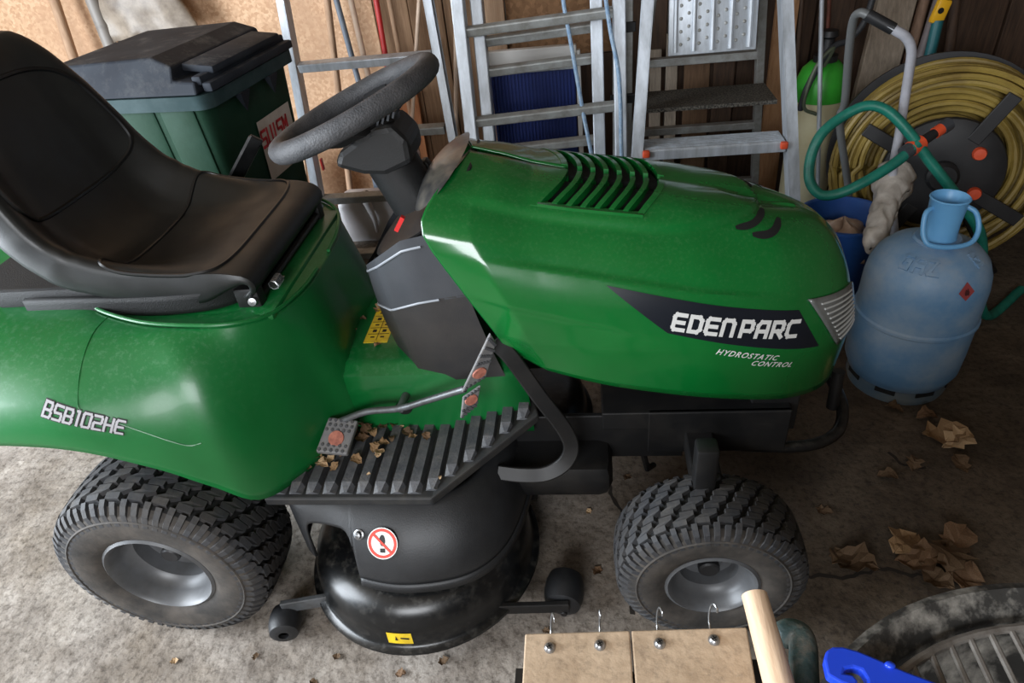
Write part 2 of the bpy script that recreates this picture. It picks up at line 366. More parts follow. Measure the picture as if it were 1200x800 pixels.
# ---- hood -------------------------------------------------------
HB = arcpath(cr([(.80, -.252, .622), (.96, -.258, .566), (1.10, -.257, .533), (1.22, -.245, .506), (1.34, -.212, .474), (1.43, -.155, .448), (1.49, -.08, .432), (1.508, 0, .425)], 8))
HT = [(.735, .972), (.78, .947), (.85, .922), (.92, .905), (1.077, .876), (1.20, .846), (1.30, .812)]
HE = [(0.0, .800, -.252, .622), (.12, .775, -.252, .672), (.30, .738, -.248, .745), (.48, .700, -.240, .822), (.62, .664, -.226, .892), (.70, .658, -.205, .925), (.80, .682, -.155, .95), (.90, .712, -.08, .966), (1.0, .735, 0, .972)]
HN = 2.65
def hood_raw(u, q):
    s = q*PI/2
    b = HB(u); tx = .735+.565*(1-(1-u)**1.5); tz = pl(HT, tx)[0]
    h = 1-max(0, math.cos(s))**(2/HN); g = math.sin(s)**(2/HN)
    n = Vector((lerp(b.x, tx, h), lerp(b.y, 0, h), lerp(b.z, tz, g)))
    return n
def hood_pt(u, q):
    p = hood_raw(u, q)
    if u < .5:
        e = (Vector(pl(HE, max(0, q-.06*min(1, q/.1))))+2*Vector(pl(HE, q))+Vector(pl(HE, min(1, q+.06*min(1, q/.1)))))/4; k = (1-u/.5)**2.2; p = p+(e-hood_raw(0, q))*k
    return p
def hood_pos(u, q):
    p = hood_pt(u, q); e = 1e-3
    du = hood_pt(min(1, u+e), q)-hood_pt(max(0, u-e), q); dq = hood_pt(u, min(1, q+e))-hood_pt(u, max(0, q-e))
    n = du.cross(dq)
    if n.length < 1e-12: n = Vector((0, 0, 1))
    n.normalize()
    if q > .9: n = Vector((0, 0, 1))
    if n.z < -.2: n = -n
    if n.y > .15: n = -n
    d = 0.0
    d -= .016*(1-min(1, q/.15))*(1 if u > .02 else u/.02) # tucked lower band
    fl = .075-.02*q
    d -= (.022-.016*sstep(.40, .90, q))*max(0, 1-u/fl)                     # rear flange bevel
    zl = .864-(p.x-.668)*.2237                                                     # crease along the flank
    if p.y < -.10: d -= .0065*sstep(-.004, .004, p.z-zl)*sstep(-.10, -.16, p.y)*sstep(.72, .90, p.x)*(1-sstep(1.2, 1.36, p.x))
    z2 = .745-(p.x-.82)*.281
    if p.y < -.2: d -= .004*sstep(-.004, .004, z2-p.z)*sstep(.70, .80, p.x)*(1-sstep(.95, 1.12, p.x))*sstep(0.05, .2, q)
    yt = .150*math.sqrt(max(0, 1-max(0, (p.x-1.05)/.235)**2)) if p.x > 1.05 else .150   # raised tongue on top
    if p.x < 1.36: d += .009*sstep(-.009, .009, yt-abs(p.y))*sstep(.70, .80, p.x)
    return p+n*d
NU, NQ = 150, 84
def in_vent(p, grow=0.0):
    if abs(p.y) > .128+grow: return False
    b = .047*(1-(p.y/.128)**2)
    return .868+b-grow < p.x < 1.048+b+grow
V = []; F = []
for i in range(NU+1):
    for j in range(NQ+1):
        uu = i/NU; uu = uu**1.15; V.append(hood_pos(uu, j/NQ))
nv = len(V); V += [Vector((v.x, -v.y, v.z)) for v in V]
for i in range(NU):
    for j in range(NQ):
        f = (i*(NQ+1)+j, (i+1)*(NQ+1)+j, (i+1)*(NQ+1)+j+1, i*(NQ+1)+j+1)
        c = sum((V[k] for k in f), Vector())/4
        F.append((f, c))
full = [f for f, c in F]+[tuple(k+nv for k in f)[::-1] for f, c in F]
HOODBVH = BVHTree.FromPolygons([tuple(v) for v in V], full)
keep = [f for f, c in F if not (c.z > .8 and in_vent(c))]; keep += [tuple(k+nv for k in f)[::-1] for f in keep]
hm = MB(); hm.v = V; hm.f = keep
HOOD = P(hm.out('hood', M_GREEN, None, True, solid=.004, fixn=True)); tag(HOOD, 'glossy green engine hood with sloping nose')
def on_hood_side(x, z, off=.0014):
    """point on the near flank of the hood for a side-view position"""
    hit = HOODBVH.ray_cast(Vector((x, -1.0, z)), Vector((0, 1, 0)))
    if hit[0] is None: return Vector((x, -.2, z))
    n = hit[1] if hit[1].y < 0 else -hit[1]
    return hit[0]+n*off
def on_hood_top(x, y, off=0.0):
    hit = HOODBVH.ray_cast(Vector((x, y, 2.0)), Vector((0, 0, -1)))
    return hit[0]+Vector((0, 0, off)) if hit[0] is not None else Vector((x, y, .85))
def sub(o):
    """sub-part of the hood (the hood already carries the shift)"""
    o.parent = HOOD; return o
# vent: tray underneath, frame ring, curved louvres
tr = MB().grid(lambda a, b: on_hood_top(.86+.047*(1-((b*2-1)*1.0)**2)+a*.19, (b*2-1)*.13, -.022), 8, 16); sub(tr.out('vent_tray', M_DARK))
def vent_arc(x0, x1, ya, yb, off, th, n=22):
    m = MB(); vs = []; fs = []
    for k in range(n+1):
        y = lerp(ya, yb, k/n); b = .047*(1-(y/.128)**2)
        for x in (x0, x1):
            t = on_hood_top(x+b, y, off); vs += [t, t-Vector((0, 0, th))]
    for k in range(n):
        o = k*4
        fs += [(o, o+4, o+6, o+2), (o+1, o+3, o+7, o+5), (o, o+1, o+5, o+4), (o+2, o+6, o+7, o+3)]
    fs += [(0, 2, 3, 1), (n*4, n*4+1, n*4+3, n*4+2)]
    m.add(vs, fs); return m
for k in range(6):
    x = .868+(k+1)*.18/7
    sub(vent_arc(x-.0048, x+.0048, -.128, .128, .0016, .014).out('louvre', M_GREEN, None, True))
fr = vent_arc(.858, .8705, -.138, .138, .0018, .012); g2 = vent_arc(1.0455, 1.058, -.138, .138, .0018, .012); fr.add(g2.v, g2.f)
for sgn in (-1, 1):
    pp = []
    for k in range(13): pp.append(on_hood_top(.862+k/12*.19, sgn*.1315, -.004))
    fr.strip(pp, (0, 1, 0), .013, .012)
sub(fr.out('vent_frame', M_GREEN, None, True))
# two short slots either side of the nose
for sgn in (-1, 1):
    for (xa, ya, xb, yb, wd) in ((1.222, -.122, 1.284, -.05, .013), (1.252, -.128, 1.311, -.072, .013)):
        pts = []
        for k in range(11):
            t = k/10; x = lerp(xa, xb, t)+.010*math.sin(PI*t); y = lerp(ya, yb, t)-.014*math.sin(PI*t); pts.append(on_hood_top(x, y*-sgn if sgn > 0 else y, .0012))
        m = MB(); vs = []
        for k, p in enumerate(pts):
            t = (pts[min(k+1, 10)]-pts[max(k-1, 0)]).normalized(); s_ = t.cross(Vector((0, 0, 1))).normalized()
            ww = wd/2*min(1, .45+math.sin(PI*k/10)*1.2)
            for q in (-1, 1): 
                pp = p+s_*ww*q; vs.append(on_hood_top(pp.x, pp.y, .0015))
        m.add(vs, [(k*2, k*2+2, k*2+3, k*2+1) for k in range(10)]); sub(m.out('air_slot', M_DARK))

# side decal with the maker's lettering
def tri_patch(poly, m, name, n=14, off=.0012):
    """quad patch (4 corners a,b,c,d in x,z) laid on the flank"""
    a, b, c, d = [Vector(p) for p in poly]
    def fn(s, t):
        p = a.lerp(b, s).lerp(d.lerp(c, s), t); return on_hood_side(p.x, p.y, off)
    return sub(MB().grid(fn, n*2, n).out(name, m))
DEC = [(.982, .780), (1.338, .686), (1.392, .592), (1.092, .686)]
for sgn in (1,):
    tri_patch(DEC, M_DECAL, 'decal')
def hood_text(text, w_, h_, gap, stroke, slant, ox, oz, dx, dz, m, off=.0022):
    q, L = lettering(text, w_, h_, gap, stroke, slant); mb = MB()
    ex = Vector((dx, dz)).normalized(); ey = Vector((-ex.y, ex.x))
    for quad in q:
        mb.add([on_hood_side(ox+ex.x*p.x+ey.x*p.y, oz+ex.y*p.x+ey.y*p.y, off) for p in quad], [(0, 1, 2, 3)])
    return sub(mb.out('lettering', m, None, False))
hood_text('EDEN PARC', .0195, .0275, .0112, .0075, .0, 1.100, .694, 1, -.24, M_LETTER)
for txt, ox, oz, sz in (('HYDROSTATIC', 1.181, .634, .0165), ('CONTROL', 1.251, .594, .0165)):
    vs, fs = fonttext(txt, sz, 1.18, .3, .0003); ex = Vector((1, -.33)).normalized(); ey = Vector((-ex.y, ex.x))
    o = mk('lettering', [on_hood_side(ox+ex.x*v.x+ey.x*v.y, oz+ex.y*v.x+ey.y*v.y, .0018) for v in vs], fs, M_LETTER, None, False); sub(o)
M_LRIB = mat('lamp_rib', rgb(176, 178, 176), .15, coat=.6)
# headlamps: one lens each side of the nose, with moulded ribs
def nose_pt(az, z, off, side=-1):
    """on the nose: cast towards the mower's axis from azimuth az"""
    o = Vector((1.25+1.0*math.cos(az), side*1.0*math.sin(az), z)); d = Vector((1.25, 0, z))-o
    h = HOODBVH.ray_cast(o, d.normalized())
    return h[0]-d.normalized()*off if h[0] is not None else Vector((1.45, 0, z))
for side in (-1, 1):
    def lamp(s, t):
        az = lerp(lerp(1.02, .66, t), lerp(.30, .25, t), s); z = lerp(lerp(.700, .570, t), lerp(.668, .575, t), s)
        return nose_pt(az, z, .0035, side)
    o = sub(MB().grid(lamp, 16, 12).out('headlamp', M_LAMP, None, True, solid=.006, off=0)); tag(o, 'ribbed clear headlamp lens')
    for k in range(9):
        tt = (k+1)/10; r = MB().tube([Vector(lamp(.14+.72*j/8, tt))+(nose_pt(.8, .63, .004, side)-nose_pt(.8, .63, .0, side)) for j in range(9)], .0022, 6).out('lens_rib', M_LRIB); sub(r)
# ---- dashboard and pedestal ----------------------------------------
M_PEDL = mat('dark_pedestal_plastic', rgb(44, 43, 44), .55, var=rgb(56, 53, 51), vscale=10, bump=.1, bscale=300)
def ped(a, h):
    s = abs(a*2-1); sg = -1 if a < .5 else 1
    top = Vector(pl([(0, .487, 0, .752), (.35, .50, .10, .775), (.6, .545, .160, .822), (.8, .61, .188, .872), (1, .70, .19, .89)], s))
    bot = Vector(pl([(0, .525, 0, .50), (.35, .545, .10, .49), (.6, .60, .160, .465), (.8, .68, .172, .455), (1, .79, .17, .46)], s))
    p = bot.lerp(top, h); p.y *= sg; p.x -= .012*math.sin(PI*h)
    return p
PED = P(MB().grid(lambda a, h: ped(a, .66+.34*h), 40, 8).out('pedestal', M_GREY, None, True)); tag(PED, 'charcoal steering pedestal shell')
o = MB().grid(lambda a, h: ped(a, .67*h)*1.0, 40, 12).out('pedestal_skirt', M_PEDL, None, True); o.parent = PED
for hh in (.95, .665):
    m = MB(); m.tube([ped(.06+.43*k/20, hh-.0*math.sin(k/20*PI))+Vector((-.001, -.001, 0)) for k in range(21)], .0024, 6); o = m.out('seam_line', mat('pale_seam', rgb(150, 155, 162), .4)); o.parent = PED
def dash(a, t):
    y = (a*2-1)*lerp(.185, .095, t)*(1 if t < .85 else 1-(t-.85)*1.6)
    x = lerp(.505, .74, t)+.11*(abs(a*2-1)**2)*(1-t); z = lerp(.762, .955, t)+.10*(abs(a*2-1)**2)*(1-t)-.022*math.sin(PI*t)
    return (x, y, z)
DASH = P(MB().grid(dash, 24, 20).out('dashboard', M_BLK, None, True, solid=.006)); tag(DASH, 'black dashboard panel')
def lens(a, t):
    r = a; an = t*2*PI; cx, cz = .672, .925; e = Vector((.235, 0, .2)).normalized()
    p = Vector((cx, 0, cz))+e*(.075*r*math.sin(an))+Vector((0, .155*r*math.cos(an), 0)); nrm = Vector((-e.z, 0, e.x)); return p+nrm*(.024*(1-r*r)+.004)
o = MB().grid(lens, 6, 28).out('console_cover', M_LENSC, None, True); o.parent = DASH
o = MB().box((.605, -.15, .888), (.008, .010, .032), Matrix.Rotation(.6, 4, 'Y')).out('red_lever', M_REDP); o.parent = DASH
m = MB(); m.tube([(.60, .11, .87), (.585, .115, .915)], .006, 8).sph((.582, .116, .92), .016, 12, 8, (1, 1, .8)); o = m.out('throttle_lever', mat('white_knob', rgb(220, 190, 190), .4)); o.parent = DASH
m = MB(); m.box((.622, .055, .905), (.035, .03, .05), Matrix.Rotation(-.5, 4, 'Y'), .008); o = m.out('ignition_switch', M_BLK); o.parent = DASH
# ---- steering --------------------------------------------------------
SCN = Vector((.517, 0, 1.062)); SAX = Vector((-.355, .02, .935)).normalized(); sx_ = Vector((0, 1, 0)).cross(SAX).normalized(); sy2 = SAX.cross(sx_)
ring = [SCN+sx_*.164*math.cos(2*PI*k/48)+sy2*.164*math.sin(2*PI*k/48) for k in range(48)]
SW = P(MB().tube(ring, .0205, 14, closed=True).out('steering_wheel', mat('steering_rubber', rgb(52, 53, 56), .6, var=rgb(78, 78, 80), vscale=22, bump=.4, bscale=280))); tag(SW, 'black rubber-rimmed steering wheel')
m = MB(); m.lathe([(0, -.022), (.045, -.02), (.055, -.035), (.05, -.06), (0, -.06)], 24, SCN, SAX); o = m.out('hub', M_BLK); o.parent = SW
for an in (PI*.5, PI*1.5, PI):
    d = sx_*math.cos(an)+sy2*math.sin(an); s_ = SAX.cross(d)
    m = MB(); m.strip([SCN+d*.02-SAX*.04, SCN+d*.08-SAX*.036, SCN+d*.13-SAX*.018, SCN+d*.168-SAX*.004], s_, .055, .014); o = m.out('spoke', M_BLK, None, True); o.parent = SW
m = MB(); cb = Vector((.603, 0, .862)); m.lathe([(.052, 0), (.052, .05), (.053, .13), (.060, .165), (.060, .175), (0, .178)], 28, cb, SAX)
M_COL = mat('column_black', rgb(20, 21, 22), .5, var=rgb(28, 29, 30), vscale=12, bump=.1, bscale=300)
COLM = P(m.out('steering_column', M_COL)); tag(COLM, 'black steering column sleeve')
m = MB()   # wedge housing under the wheel
m.prism([(-.085, .012), (-.04, -.026), (.0, -.045), (.06, -.045), (.075, -.005), (.062, .035), (.02, .046), (-.06, .034)], Vector((.553, .056, .985)), (SAX.z, 0, -SAX.x), (SAX.x, 0, SAX.z), .112)
o = m.out('column_housing', M_COL, None, False, bevel=.012); o.parent = COLM
m = MB()
for k in range(6): m.box(Vector((.548+k*.011, .0, 1.032+k*.0045)), (.004, .085, .012), Matrix.Rotation(.38, 4, 'Y'))
o = m.out('housing_fins', M_GREY, None, False); o.parent = COLM
# ---- rear body with fenders --------------------------------------------
FB = arcpath(cr([(-.60, -.43, .575), (-.30, -.452, .625), (-.043, -.452, .615), (.108, -.438, .547), (.20, -.424, .475), (.272, -.402, .410), (.345, -.315, .402), (.398, -.215, .405), (.43, -.175, .44), (.428, -.12, .515), (.408, 0, .55)], 8))
FT = arcpath(cr([(-.60, -.17, .77), (-.30, -.18, .782), (-.09, -.19, .782), (.0, -.235, .772), (.10, -.268, .765), (.20, -.280, .762), (.28, -.270, .755), (.335, -.22, .742), (.36, -.13, .735), (.365, -.06, .732), (.366, 0, .732)], 8))
def fend(u, q):
    b, t = FB(u), FT(u); n = 2.25; s = q*PI/2
    h = 1-max(0, math.cos(s))**(2/n); g = math.sin(s)**(2/n); 
    k = sstep(.62, .85, u); h = lerp(h, q, k*.8); g = lerp(g, q, k*.8)
    p = Vector((lerp(b.x, t.x, h), lerp(b.y, t.y, h), lerp(b.z, t.z, g)))
    # shallow raised panel line on the flank
    rx, rz = (p.x-.19)/.24, (p.y+.38)/.12
    return p
fm = MB().grid(fend, 90, 30).mirror_y()
BODY = P(fm.out('fender_body', M_GREENF, None, True, solid=.004, fixn=True)); tag(BODY, 'green moulded rear body with rounded wheel fenders')
FENDBVH = BVHTree.FromPolygons([tuple(v) for v in fm.v], fm.f)
o = MB().box((-.10, 0, .742), (.88, .46, .02), None, .008).out('seat_platform', M_GREENF); o.parent = BODY
lip = []
for k in range(61):
    t = FT(k/60*.97); lip.append(t+Vector((0, -.004, .006)))
for sg in (-1, 1):
    o = MB().tube([Vector((p.x, p.y*-sg, p.z)) for p in lip], .0042, 8).out('lip', M_GREENF); o.parent = BODY
tw = MB(); vs = []; fs = []
for k in range(61):
    t = FT(k/60); c_ = Vector((min(t.x-.02, .32), t.y*.80, .752)); vs += [t, c_]
for k in range(60): fs.append((k*2, k*2+1, k*2+3, k*2+2))
o = tw.add(vs, fs).mirror_y().out('seat_well', M_GREENF, None, True, fixn=True); o.parent = BODY
def on_fender(x, y, off=.0015, z=2.0):
    h = FENDBVH.ray_cast(Vector((x, y, z)), Vector((0, 0, -1)))
    if h[0] is None: return Vector((x, y, .6))
    n = h[1] if h[1].z > 0 else -h[1]
    return h[0]+n*off
def fend_side(x, z, off=.0015):
    h = FENDBVH.ray_cast(Vector((x, -1, z)), Vector((0, .86, -.5).__class__((0, .86, -.5))).normalized())
    if h[0] is None: return Vector((x, -.45, z))
    n = h[1] if h[1].y < 0 else -h[1]
    return h[0]+n*off
# ---- tunnel between the footrests -----------------------------------------
TS = [(0, .562), (.10, .562), (.145, .556), (.168, .538), (.176, .505), (.180, .45), (.185, .385)]
def tun(a, t):
    s = abs(a*2-1)*(len(TS)-1); i = min(int(s), len(TS)-2); k = s-i; y = lerp(TS[i][0], TS[i+1][0], k); z = lerp(TS[i][1], TS[i+1][1], k)
    x = lerp(.385, .80, t)+.02*s/6; return (x, y*(-1 if a < .5 else 1), z)
TUN = P(MB().grid(tun, 48, 6).out('tunnel_cover', M_GREENF, None, True, solid=.004)); tag(TUN, 'green cover between the footrests')
m = MB(); m.box((0, 0, 0), (.056, .16, .0012)); st = m.out('warning_sticker', M_YEL, None, False); st.parent = TUN; st.location = (.468, -.005, .5665)
m = MB()
for j in range(6):
    for i in range(2): 
        yy = -.06+j*.024; xx = -.0115+i*.023
        m.box((xx, yy, .0012), (.009, .009 if j % 2 else .004, .0006)); 
m.box((0, 0, .0012), (.001, .145, .0005))
for j in range(5): m.box((0, -.048+j*.024, .0012), (.05, .001, .0005))
o = m.out('sticker_print', M_INK, None, False); o.parent = TUN; o.location = st.location
o = MB().lathe([(.0001, .002), (.017, .002), (.019, 0)], 20, at(473, 478, y=-.187), (0, -1, 0)).out('pivot_hole', M_DARK); o.parent = TUN
# ---- footrests ---------------------------------------------------------------
def fr_out(x):   # outer edge of the footrest (near side)
    return -.383 if x < .622 else lerp(-.383, -.213, (x-.622)/.214)
def fr_z(x): return .398+(.068*(x-.622)/.214 if x > .622 else 0)
for sg in (-1, 1):
    poly = [(.262, -.385), (.622, -.385), (.836, -.215), (.81, -.11), (.622, -.12), (.33, -.13)]
    m = MB(); n = len(poly)
    top = [Vector((x, y*-sg, fr_z(x)-.006)) for x, y in poly]; bot = [p-Vector((0, 0, .022)) for p in top]
    f = [(0, 1, 4, 5), (1, 2, 3, 4), (11, 10, 7, 6), (10, 9, 8, 7)]+[(i, i+n, (i+1) % n+n, (i+1) % n) for i in range(n)]
    m.add(top+bot, f if sg < 0 else [g_[::-1] for g_ in f])
    FR = P(m.out('footrest', M_FOOTB, None, False, bevel=.004)); tag(FR, 'ribbed black rubber footrest')
    for k in range(15):
        x = .292+k*.0365; yo, yi = fr_out(x)+.014, -.122
        if x > .62: yo = fr_out(x)+.022
        if yi-yo < .02: continue
        z = fr_z(x); hw = .0125; pk = .010
        vs = []; 
        for (yy, hgt, shr) in ((yo-.004, 0.0, .25), (yo+.016, pk, 1.0), (yi, pk, 1.0), (yi, 0, 1.0)):
            for xx, hh in ((-hw*1.15, -.006), (-hw*.85*shr, hgt), (hw*.85*shr, hgt), (hw*1.15, -.006)): vs.append(Vector((x+xx+(.10*(yy-yi) if True else 0)*0, yy*-sg, z+min(hh, hgt) if hh >= 0 else z+hh)))
        fs = []
        for r in range(2):
            for c_ in range(3): fs.append((r*4+c_, (r+1)*4+c_, (r+1)*4+c_+1, r*4+c_+1))
        fs.append((0, 1, 2, 3)); fs.append((8, 11, 10, 9))
        o = MB().add(vs, fs).out('tread_rib', M_FOOT, None, False); o.parent = FR
# ---- pedals ------------------------------------------------------------------
def pedal(name, pts, th, m, disc, label=None):
    a, b, c, d = [Vector(p) for p in pts]; n = (b-a).cross(d-a).normalized(); mb = MB()
    vs = [a, b, c, d]+[p-n*th for p in (a, b, c, d)]
    mb.add(vs, [(0, 1, 2, 3), (7, 6, 5, 4)]+[(i, i+4, (i+1) % 4+4, (i+1) % 4) for i in range(4)])
    o = P(mb.out(name, m, None, False, bevel=.004))
    if label: tag(o, label)
    stud = MB()
    for i in range(5):
        for j in range(7):
            u_, v_ = (i+.5+(.5 if j % 2 else 0)*.5)/5.4, (j+.5)/7
            if disc[0]-.17 < v_ < disc[0]+.17: continue
            p = a.lerp(b, u_).lerp(d.lerp(c, u_), v_); stud.lathe([(.0038, -.001), (.0034, .0022), (0, .0024)], 8, p, n)
    q = stud.out('grip_studs', M_FOOT); q.parent = o; tag(q, kind='stuff')
    p = a.lerp(b, .5).lerp(d.lerp(c, .5), disc[0]); mm = MB().lathe([(0.0001, .0028), (disc[1], .0026), (disc[1]+.001, 0)], 24, p, n); q = mm.out('arrow_disc', M_ORNG); q.parent = o
    return o
# big forward pedal facing the driver, small part below it, and the reverse pedal on the left end of the arm
pedal('forward_pedal', [at(541, 461, y=-.285), at(570, 442, y=-.262), at(582, 402, y=-.268), at(575, 391, y=-.285)], .006, M_PEDAL, (.28, .014), 'upright black forward pedal with red arrow')
pedal('pedal_plate', [at(540, 491, y=-.285), at(560, 474, y=-.265), at(564, 452, y=-.262), at(543, 466, y=-.282)], .006, M_PEDAL, (.62, .013))
pedal('reverse_pedal', [(.365, -.305, .448), (.432, -.305, .438), (.445, -.235, .470), (.382, -.235, .482)], .018, M_PEDAL, (.42, .016), 'flat black reverse pedal at the rear of the footrest')
P(MB().tube(cr([(.405, -.235, .468), (.47, -.232, .492), (.545, -.235, .502), (.62, -.245, .535), (.70, -.265, .578)], 6), .0075, 10).out('pedal_arm', M_RODS))
P(MB().tube([(.545, -.235, .50), (.545, -.17, .49)], .009, 10).out('pedal_pivot', M_RODS))
gp = cr([(.765, -.225, .665), (.795, -.232, .628), (.845, -.245, .535), (.890, -.255, .455), (.903, -.262, .405), (.885, -.270, .365), (.845, -.278, .344), (.795, -.282, .345), (.74, -.280, .352)], 6)
gm = MB(); gv = []; gn = Vector((.12, -.78, .62)).normalized()
for k, p in enumerate(gp):
    t = (gp[min(k+1, len(gp)-1)]-gp[max(k-1, 0)]).normalized(); x = gn.cross(t).normalized()
    for a_, b_ in ((-1, -1), (1, -1), (1, 1), (-1, 1)): gv.append(p+x*.0165*a_+gn*.007*b_)
gf = [(k*4+j, k*4+(j+1) % 4, k*4+4+(j+1) % 4, k*4+4+j) for k in range(len(gp)-1) for j in range(4)]+[(3, 2, 1, 0), tuple(len(gp)*4-4+j for j in range(4))]
P(gm.add(gv, gf).out('step_guard', M_FRAME, None, True, bevel=.003, fixn=True))
# ---- chassis, axle, bumper -----------------------------------------------------
m = MB(); m.box((.60, -.165, .345), (1.1, .012, .13)).box((.60, .165, .345), (1.1, .012, .13)).box((1.17, 0, .395), (.40, .35, .05)).box((1.22, -.17, .36), (.30, .012, .12)).box((1.22, .17, .36), (.30, .012, .12)).box((.30, 0, .35), (.36, .30, .18)).box((1.34, -.05, .40), (.10, .2, .12))
P(m.out('chassis', M_FRAME, None, False, bevel=.003))
m = MB(); m.box((1.14, .02, .67), (.42, .27, .24), None, .02); P(m.out('engine', M_DARK, None, True))
m = MB(); m.bar((1.18, -.31, .335), (1.18, .31, .335), .06, .05); P(m.out('front_axle', M_FRAME, None, False, bevel=.004))
for sg in (-1, 1):
    m = MB(); m.box((1.165, sg*.335, .37), (.042, .042, .23), None, .006).tube([(1.18, sg*.30, .19), (1.18, sg*.385, .19)], .014, 12).box((1.18, sg*.30, .24), (.045, .025, .14), None, .006)
    P(m.out('spindle', M_FRAME))
P(MB().tube([(1.05, -.10, .30), (1.08, -.10, .16), (1.10, -.05, .12)], .008, 8).out('steering_rod', M_FRAME))
bp_ = cr([(1.25, -.155, .30), (1.36, -.163, .298), (1.44, -.157, .30), (1.497, -.122, .305), (1.522, -.065, .318), (1.525, 0, .325), (1.522, .065, .318), (1.497, .122, .305), (1.44, .157, .30), (1.36, .163, .298), (1.25, .155, .30)], 6)
P(MB().tube(bp_, .0135, 12).out('bumper', M_BLKG))
for sg in (-1, 1):
    P(MB().tube([(1.50, sg*.06, .32), (1.50, sg*.05, .42)], .0135, 10).out('bumper_post', M_FRAME)); P(MB().box((1.30, sg*.155, .33), (.12, .01, .07)).out('bumper_bracket', M_FRAME, None, False))
# ---- seat -----------------------------------------------------------------------
SP = cr([(.288, 0, .768), (.312, 0, .79), (.312, 0, .815), (.285, 0, .832), (.22, 0, .834), (.12, 0, .818), (.03, 0, .812), (-.045, 0, .825), (-.10, 0, .872), (-.135, 0, .95), (-.158, 0, 1.05), (-.178, 0, 1.14), (-.196, 0, 1.20), (-.225, 0, 1.228), (-.262, 0, 1.21)], 6)
SPF = arcpath(SP)
SHW = [(0, .205), (.10, .218), (.25, .226), (.40, .234), (.50, .238), (.60, .234), (.70, .222), (.80, .20), (.88, .172), (.95, .135), (1, .11)]
SRA = [(0, .0), (.10, .0), (.2, .01), (.32, .045), (.43, .075), (.52, .075), (.62, .055), (.75, .035), (.9, .01), (1, 0)]
XS = [(0, 0, 0), (.12, .22, .01), (.25, .45, .05), (.36, .62, .22), (.46, .76, .62), (.55, .86, .92), (.62, .92, 1.0), (.70, .965, .98), (.78, .995, .86)]
def seat_pt(t, a):
    c = SPF(t); e = .004; tg = (SPF(min(1, t+e))-SPF(max(0, t-e))).normalized(); n = Vector((tg.z*-1*-1, 0, -tg.x)); 
    hw = pl(SHW, t)[0]; ra = pl(SRA, t)[0]; s = abs(a*2-1); sg = -1 if a < .5 else 1
    if s <= .78: yf, rf = pl(XS, s); off = ra*rf
    else:
        k = (s-.78)/.22; yf = .995+.02*math.sin(k*PI*.9); off = ra*.86-k*.062*lerp(.2, 1, sstep(.05, .2, t))
    if s < .5: off -= .004*math.cos(s*PI)*sstep(.12, .3, t)
    return c+n*off+Vector((0, sg*hw*yf, 0))
# surface normal of the profile points up / forward
def seat_chk():
    c = SPF(.3); tg = (SPF(.304)-SPF(.296)); return Vector((tg.z, 0, -tg.x)).z
sm = MB().grid(seat_pt, 70, 64)
if True:
    f0_ = sm.f[20*64+32]; nn_ = (sm.v[f0_[1]]-sm.v[f0_[0]]).cross(sm.v[f0_[2]]-sm.v[f0_[1]])
    if nn_.z < 0: sm.f = [f[::-1] for f in sm.f]
SEAT = P(sm.out('seat', M_SEAT, None, True, solid=.012, fixn=False)); tag(SEAT, 'black vinyl seat with high curved backrest')
def line_on_seat(fn, n, r, name, m):
    pts = [Vector(fn(k/n)) for k in range(n+1)]; o = MB().tube(pts, r, 6).out(name, m); o.parent = SEAT; return o
def up_seat(t, a, off=.001):
    p = seat_pt(t, a); e = .01; n = (seat_pt(min(1, t+e), a)-seat_pt(max(0, t-e), a)).cross(seat_pt(t, a+e)-seat_pt(t, a-e)).normalized()
    if n.z < 0 and abs(n.z) > .05: n = -n
    return p+n*off
M_PIPE = mat('seat_welt', rgb(20, 21, 22), .35)
# welt round the cushion and round the backrest panel
def loop_cush(k):
    ang = 2*PI*k; c_, s_ = math.cos(ang), math.sin(ang); ex = .5
    return seat_pt(.265+.135*math.copysign(abs(c_)**ex, c_), .5+.40*math.copysign(abs(s_)**ex, s_)*(.96))
line_on_seat(loop_cush, 96, .0042, 'cushion_welt', M_PIPE)
def loop_back(k):
    ang = 2*PI*k; c_, s_ = math.cos(ang), math.sin(ang); ex = .6
    return seat_pt(.735+.135*math.copysign(abs(c_)**ex, c_), .5+.29*math.copysign(abs(s_)**ex, s_))
line_on_seat(loop_back, 96, .0048, 'backrest_welt', M_PIPE)
# textured shell under the cushion
def shell(a, t):
    pp = [(.27, .765), (.285, .785), (.29, .80)]
    an = lerp(-PI*.5, PI*.5, a); s_ = math.sin(an); c_ = math.cos(an)
    hw = .236; x = -.16+.462*math.copysign(abs(c_)**.26, c_) if c_ > 1e-6 else -.16
    y = hw*math.copysign(abs(s_)**.45, s_) if abs(s_) > 1e-6 else 0
    return (x-.012*t-.0, y*(1-.03*t), .800-.044*t+.022*max(0, (.12-x)))
shm = MB().grid(shell, 140, 4)
o = shm.out('seat_shell', M_SEATB, None, True, solid=.01, off=1); o.parent = SEAT
m = MB()
for sg in (-1, 1): m.box((-.10, sg*.21, .80), (.28, .02, .04), None, .008)
m.box((-.08, 0, .775), (.6, .40, .016)); o = m.out('seat_pan', M_SEATB); o.parent = SEAT
m = MB()
for sg in (-1, 1): m.box((.285, sg*.19, .768), (.05, .03, .05), None, .006)
m.tube([(.30, -.20, .762), (.30, .20, .762)], .008, 8); o = m.out('seat_hinge', M_FRAME); o.parent = SEAT
for sg in (-1, 1): 
    o = MB().lathe([(0, .010), (.008, .009), (.010, 0)], 12, (.298, sg*.208, .768), (.2, sg, .3)).out('bolt', M_STEEL); o.parent = SEAT
hel = [(.325+.010*math.cos(k*.9), -.165+k*.0007, .775+.010*math.sin(k*.9)) for k in range(50)]
o = MB().tube(hel, .0016, 5).out('spring', M_STEEL); o.parent = SEAT
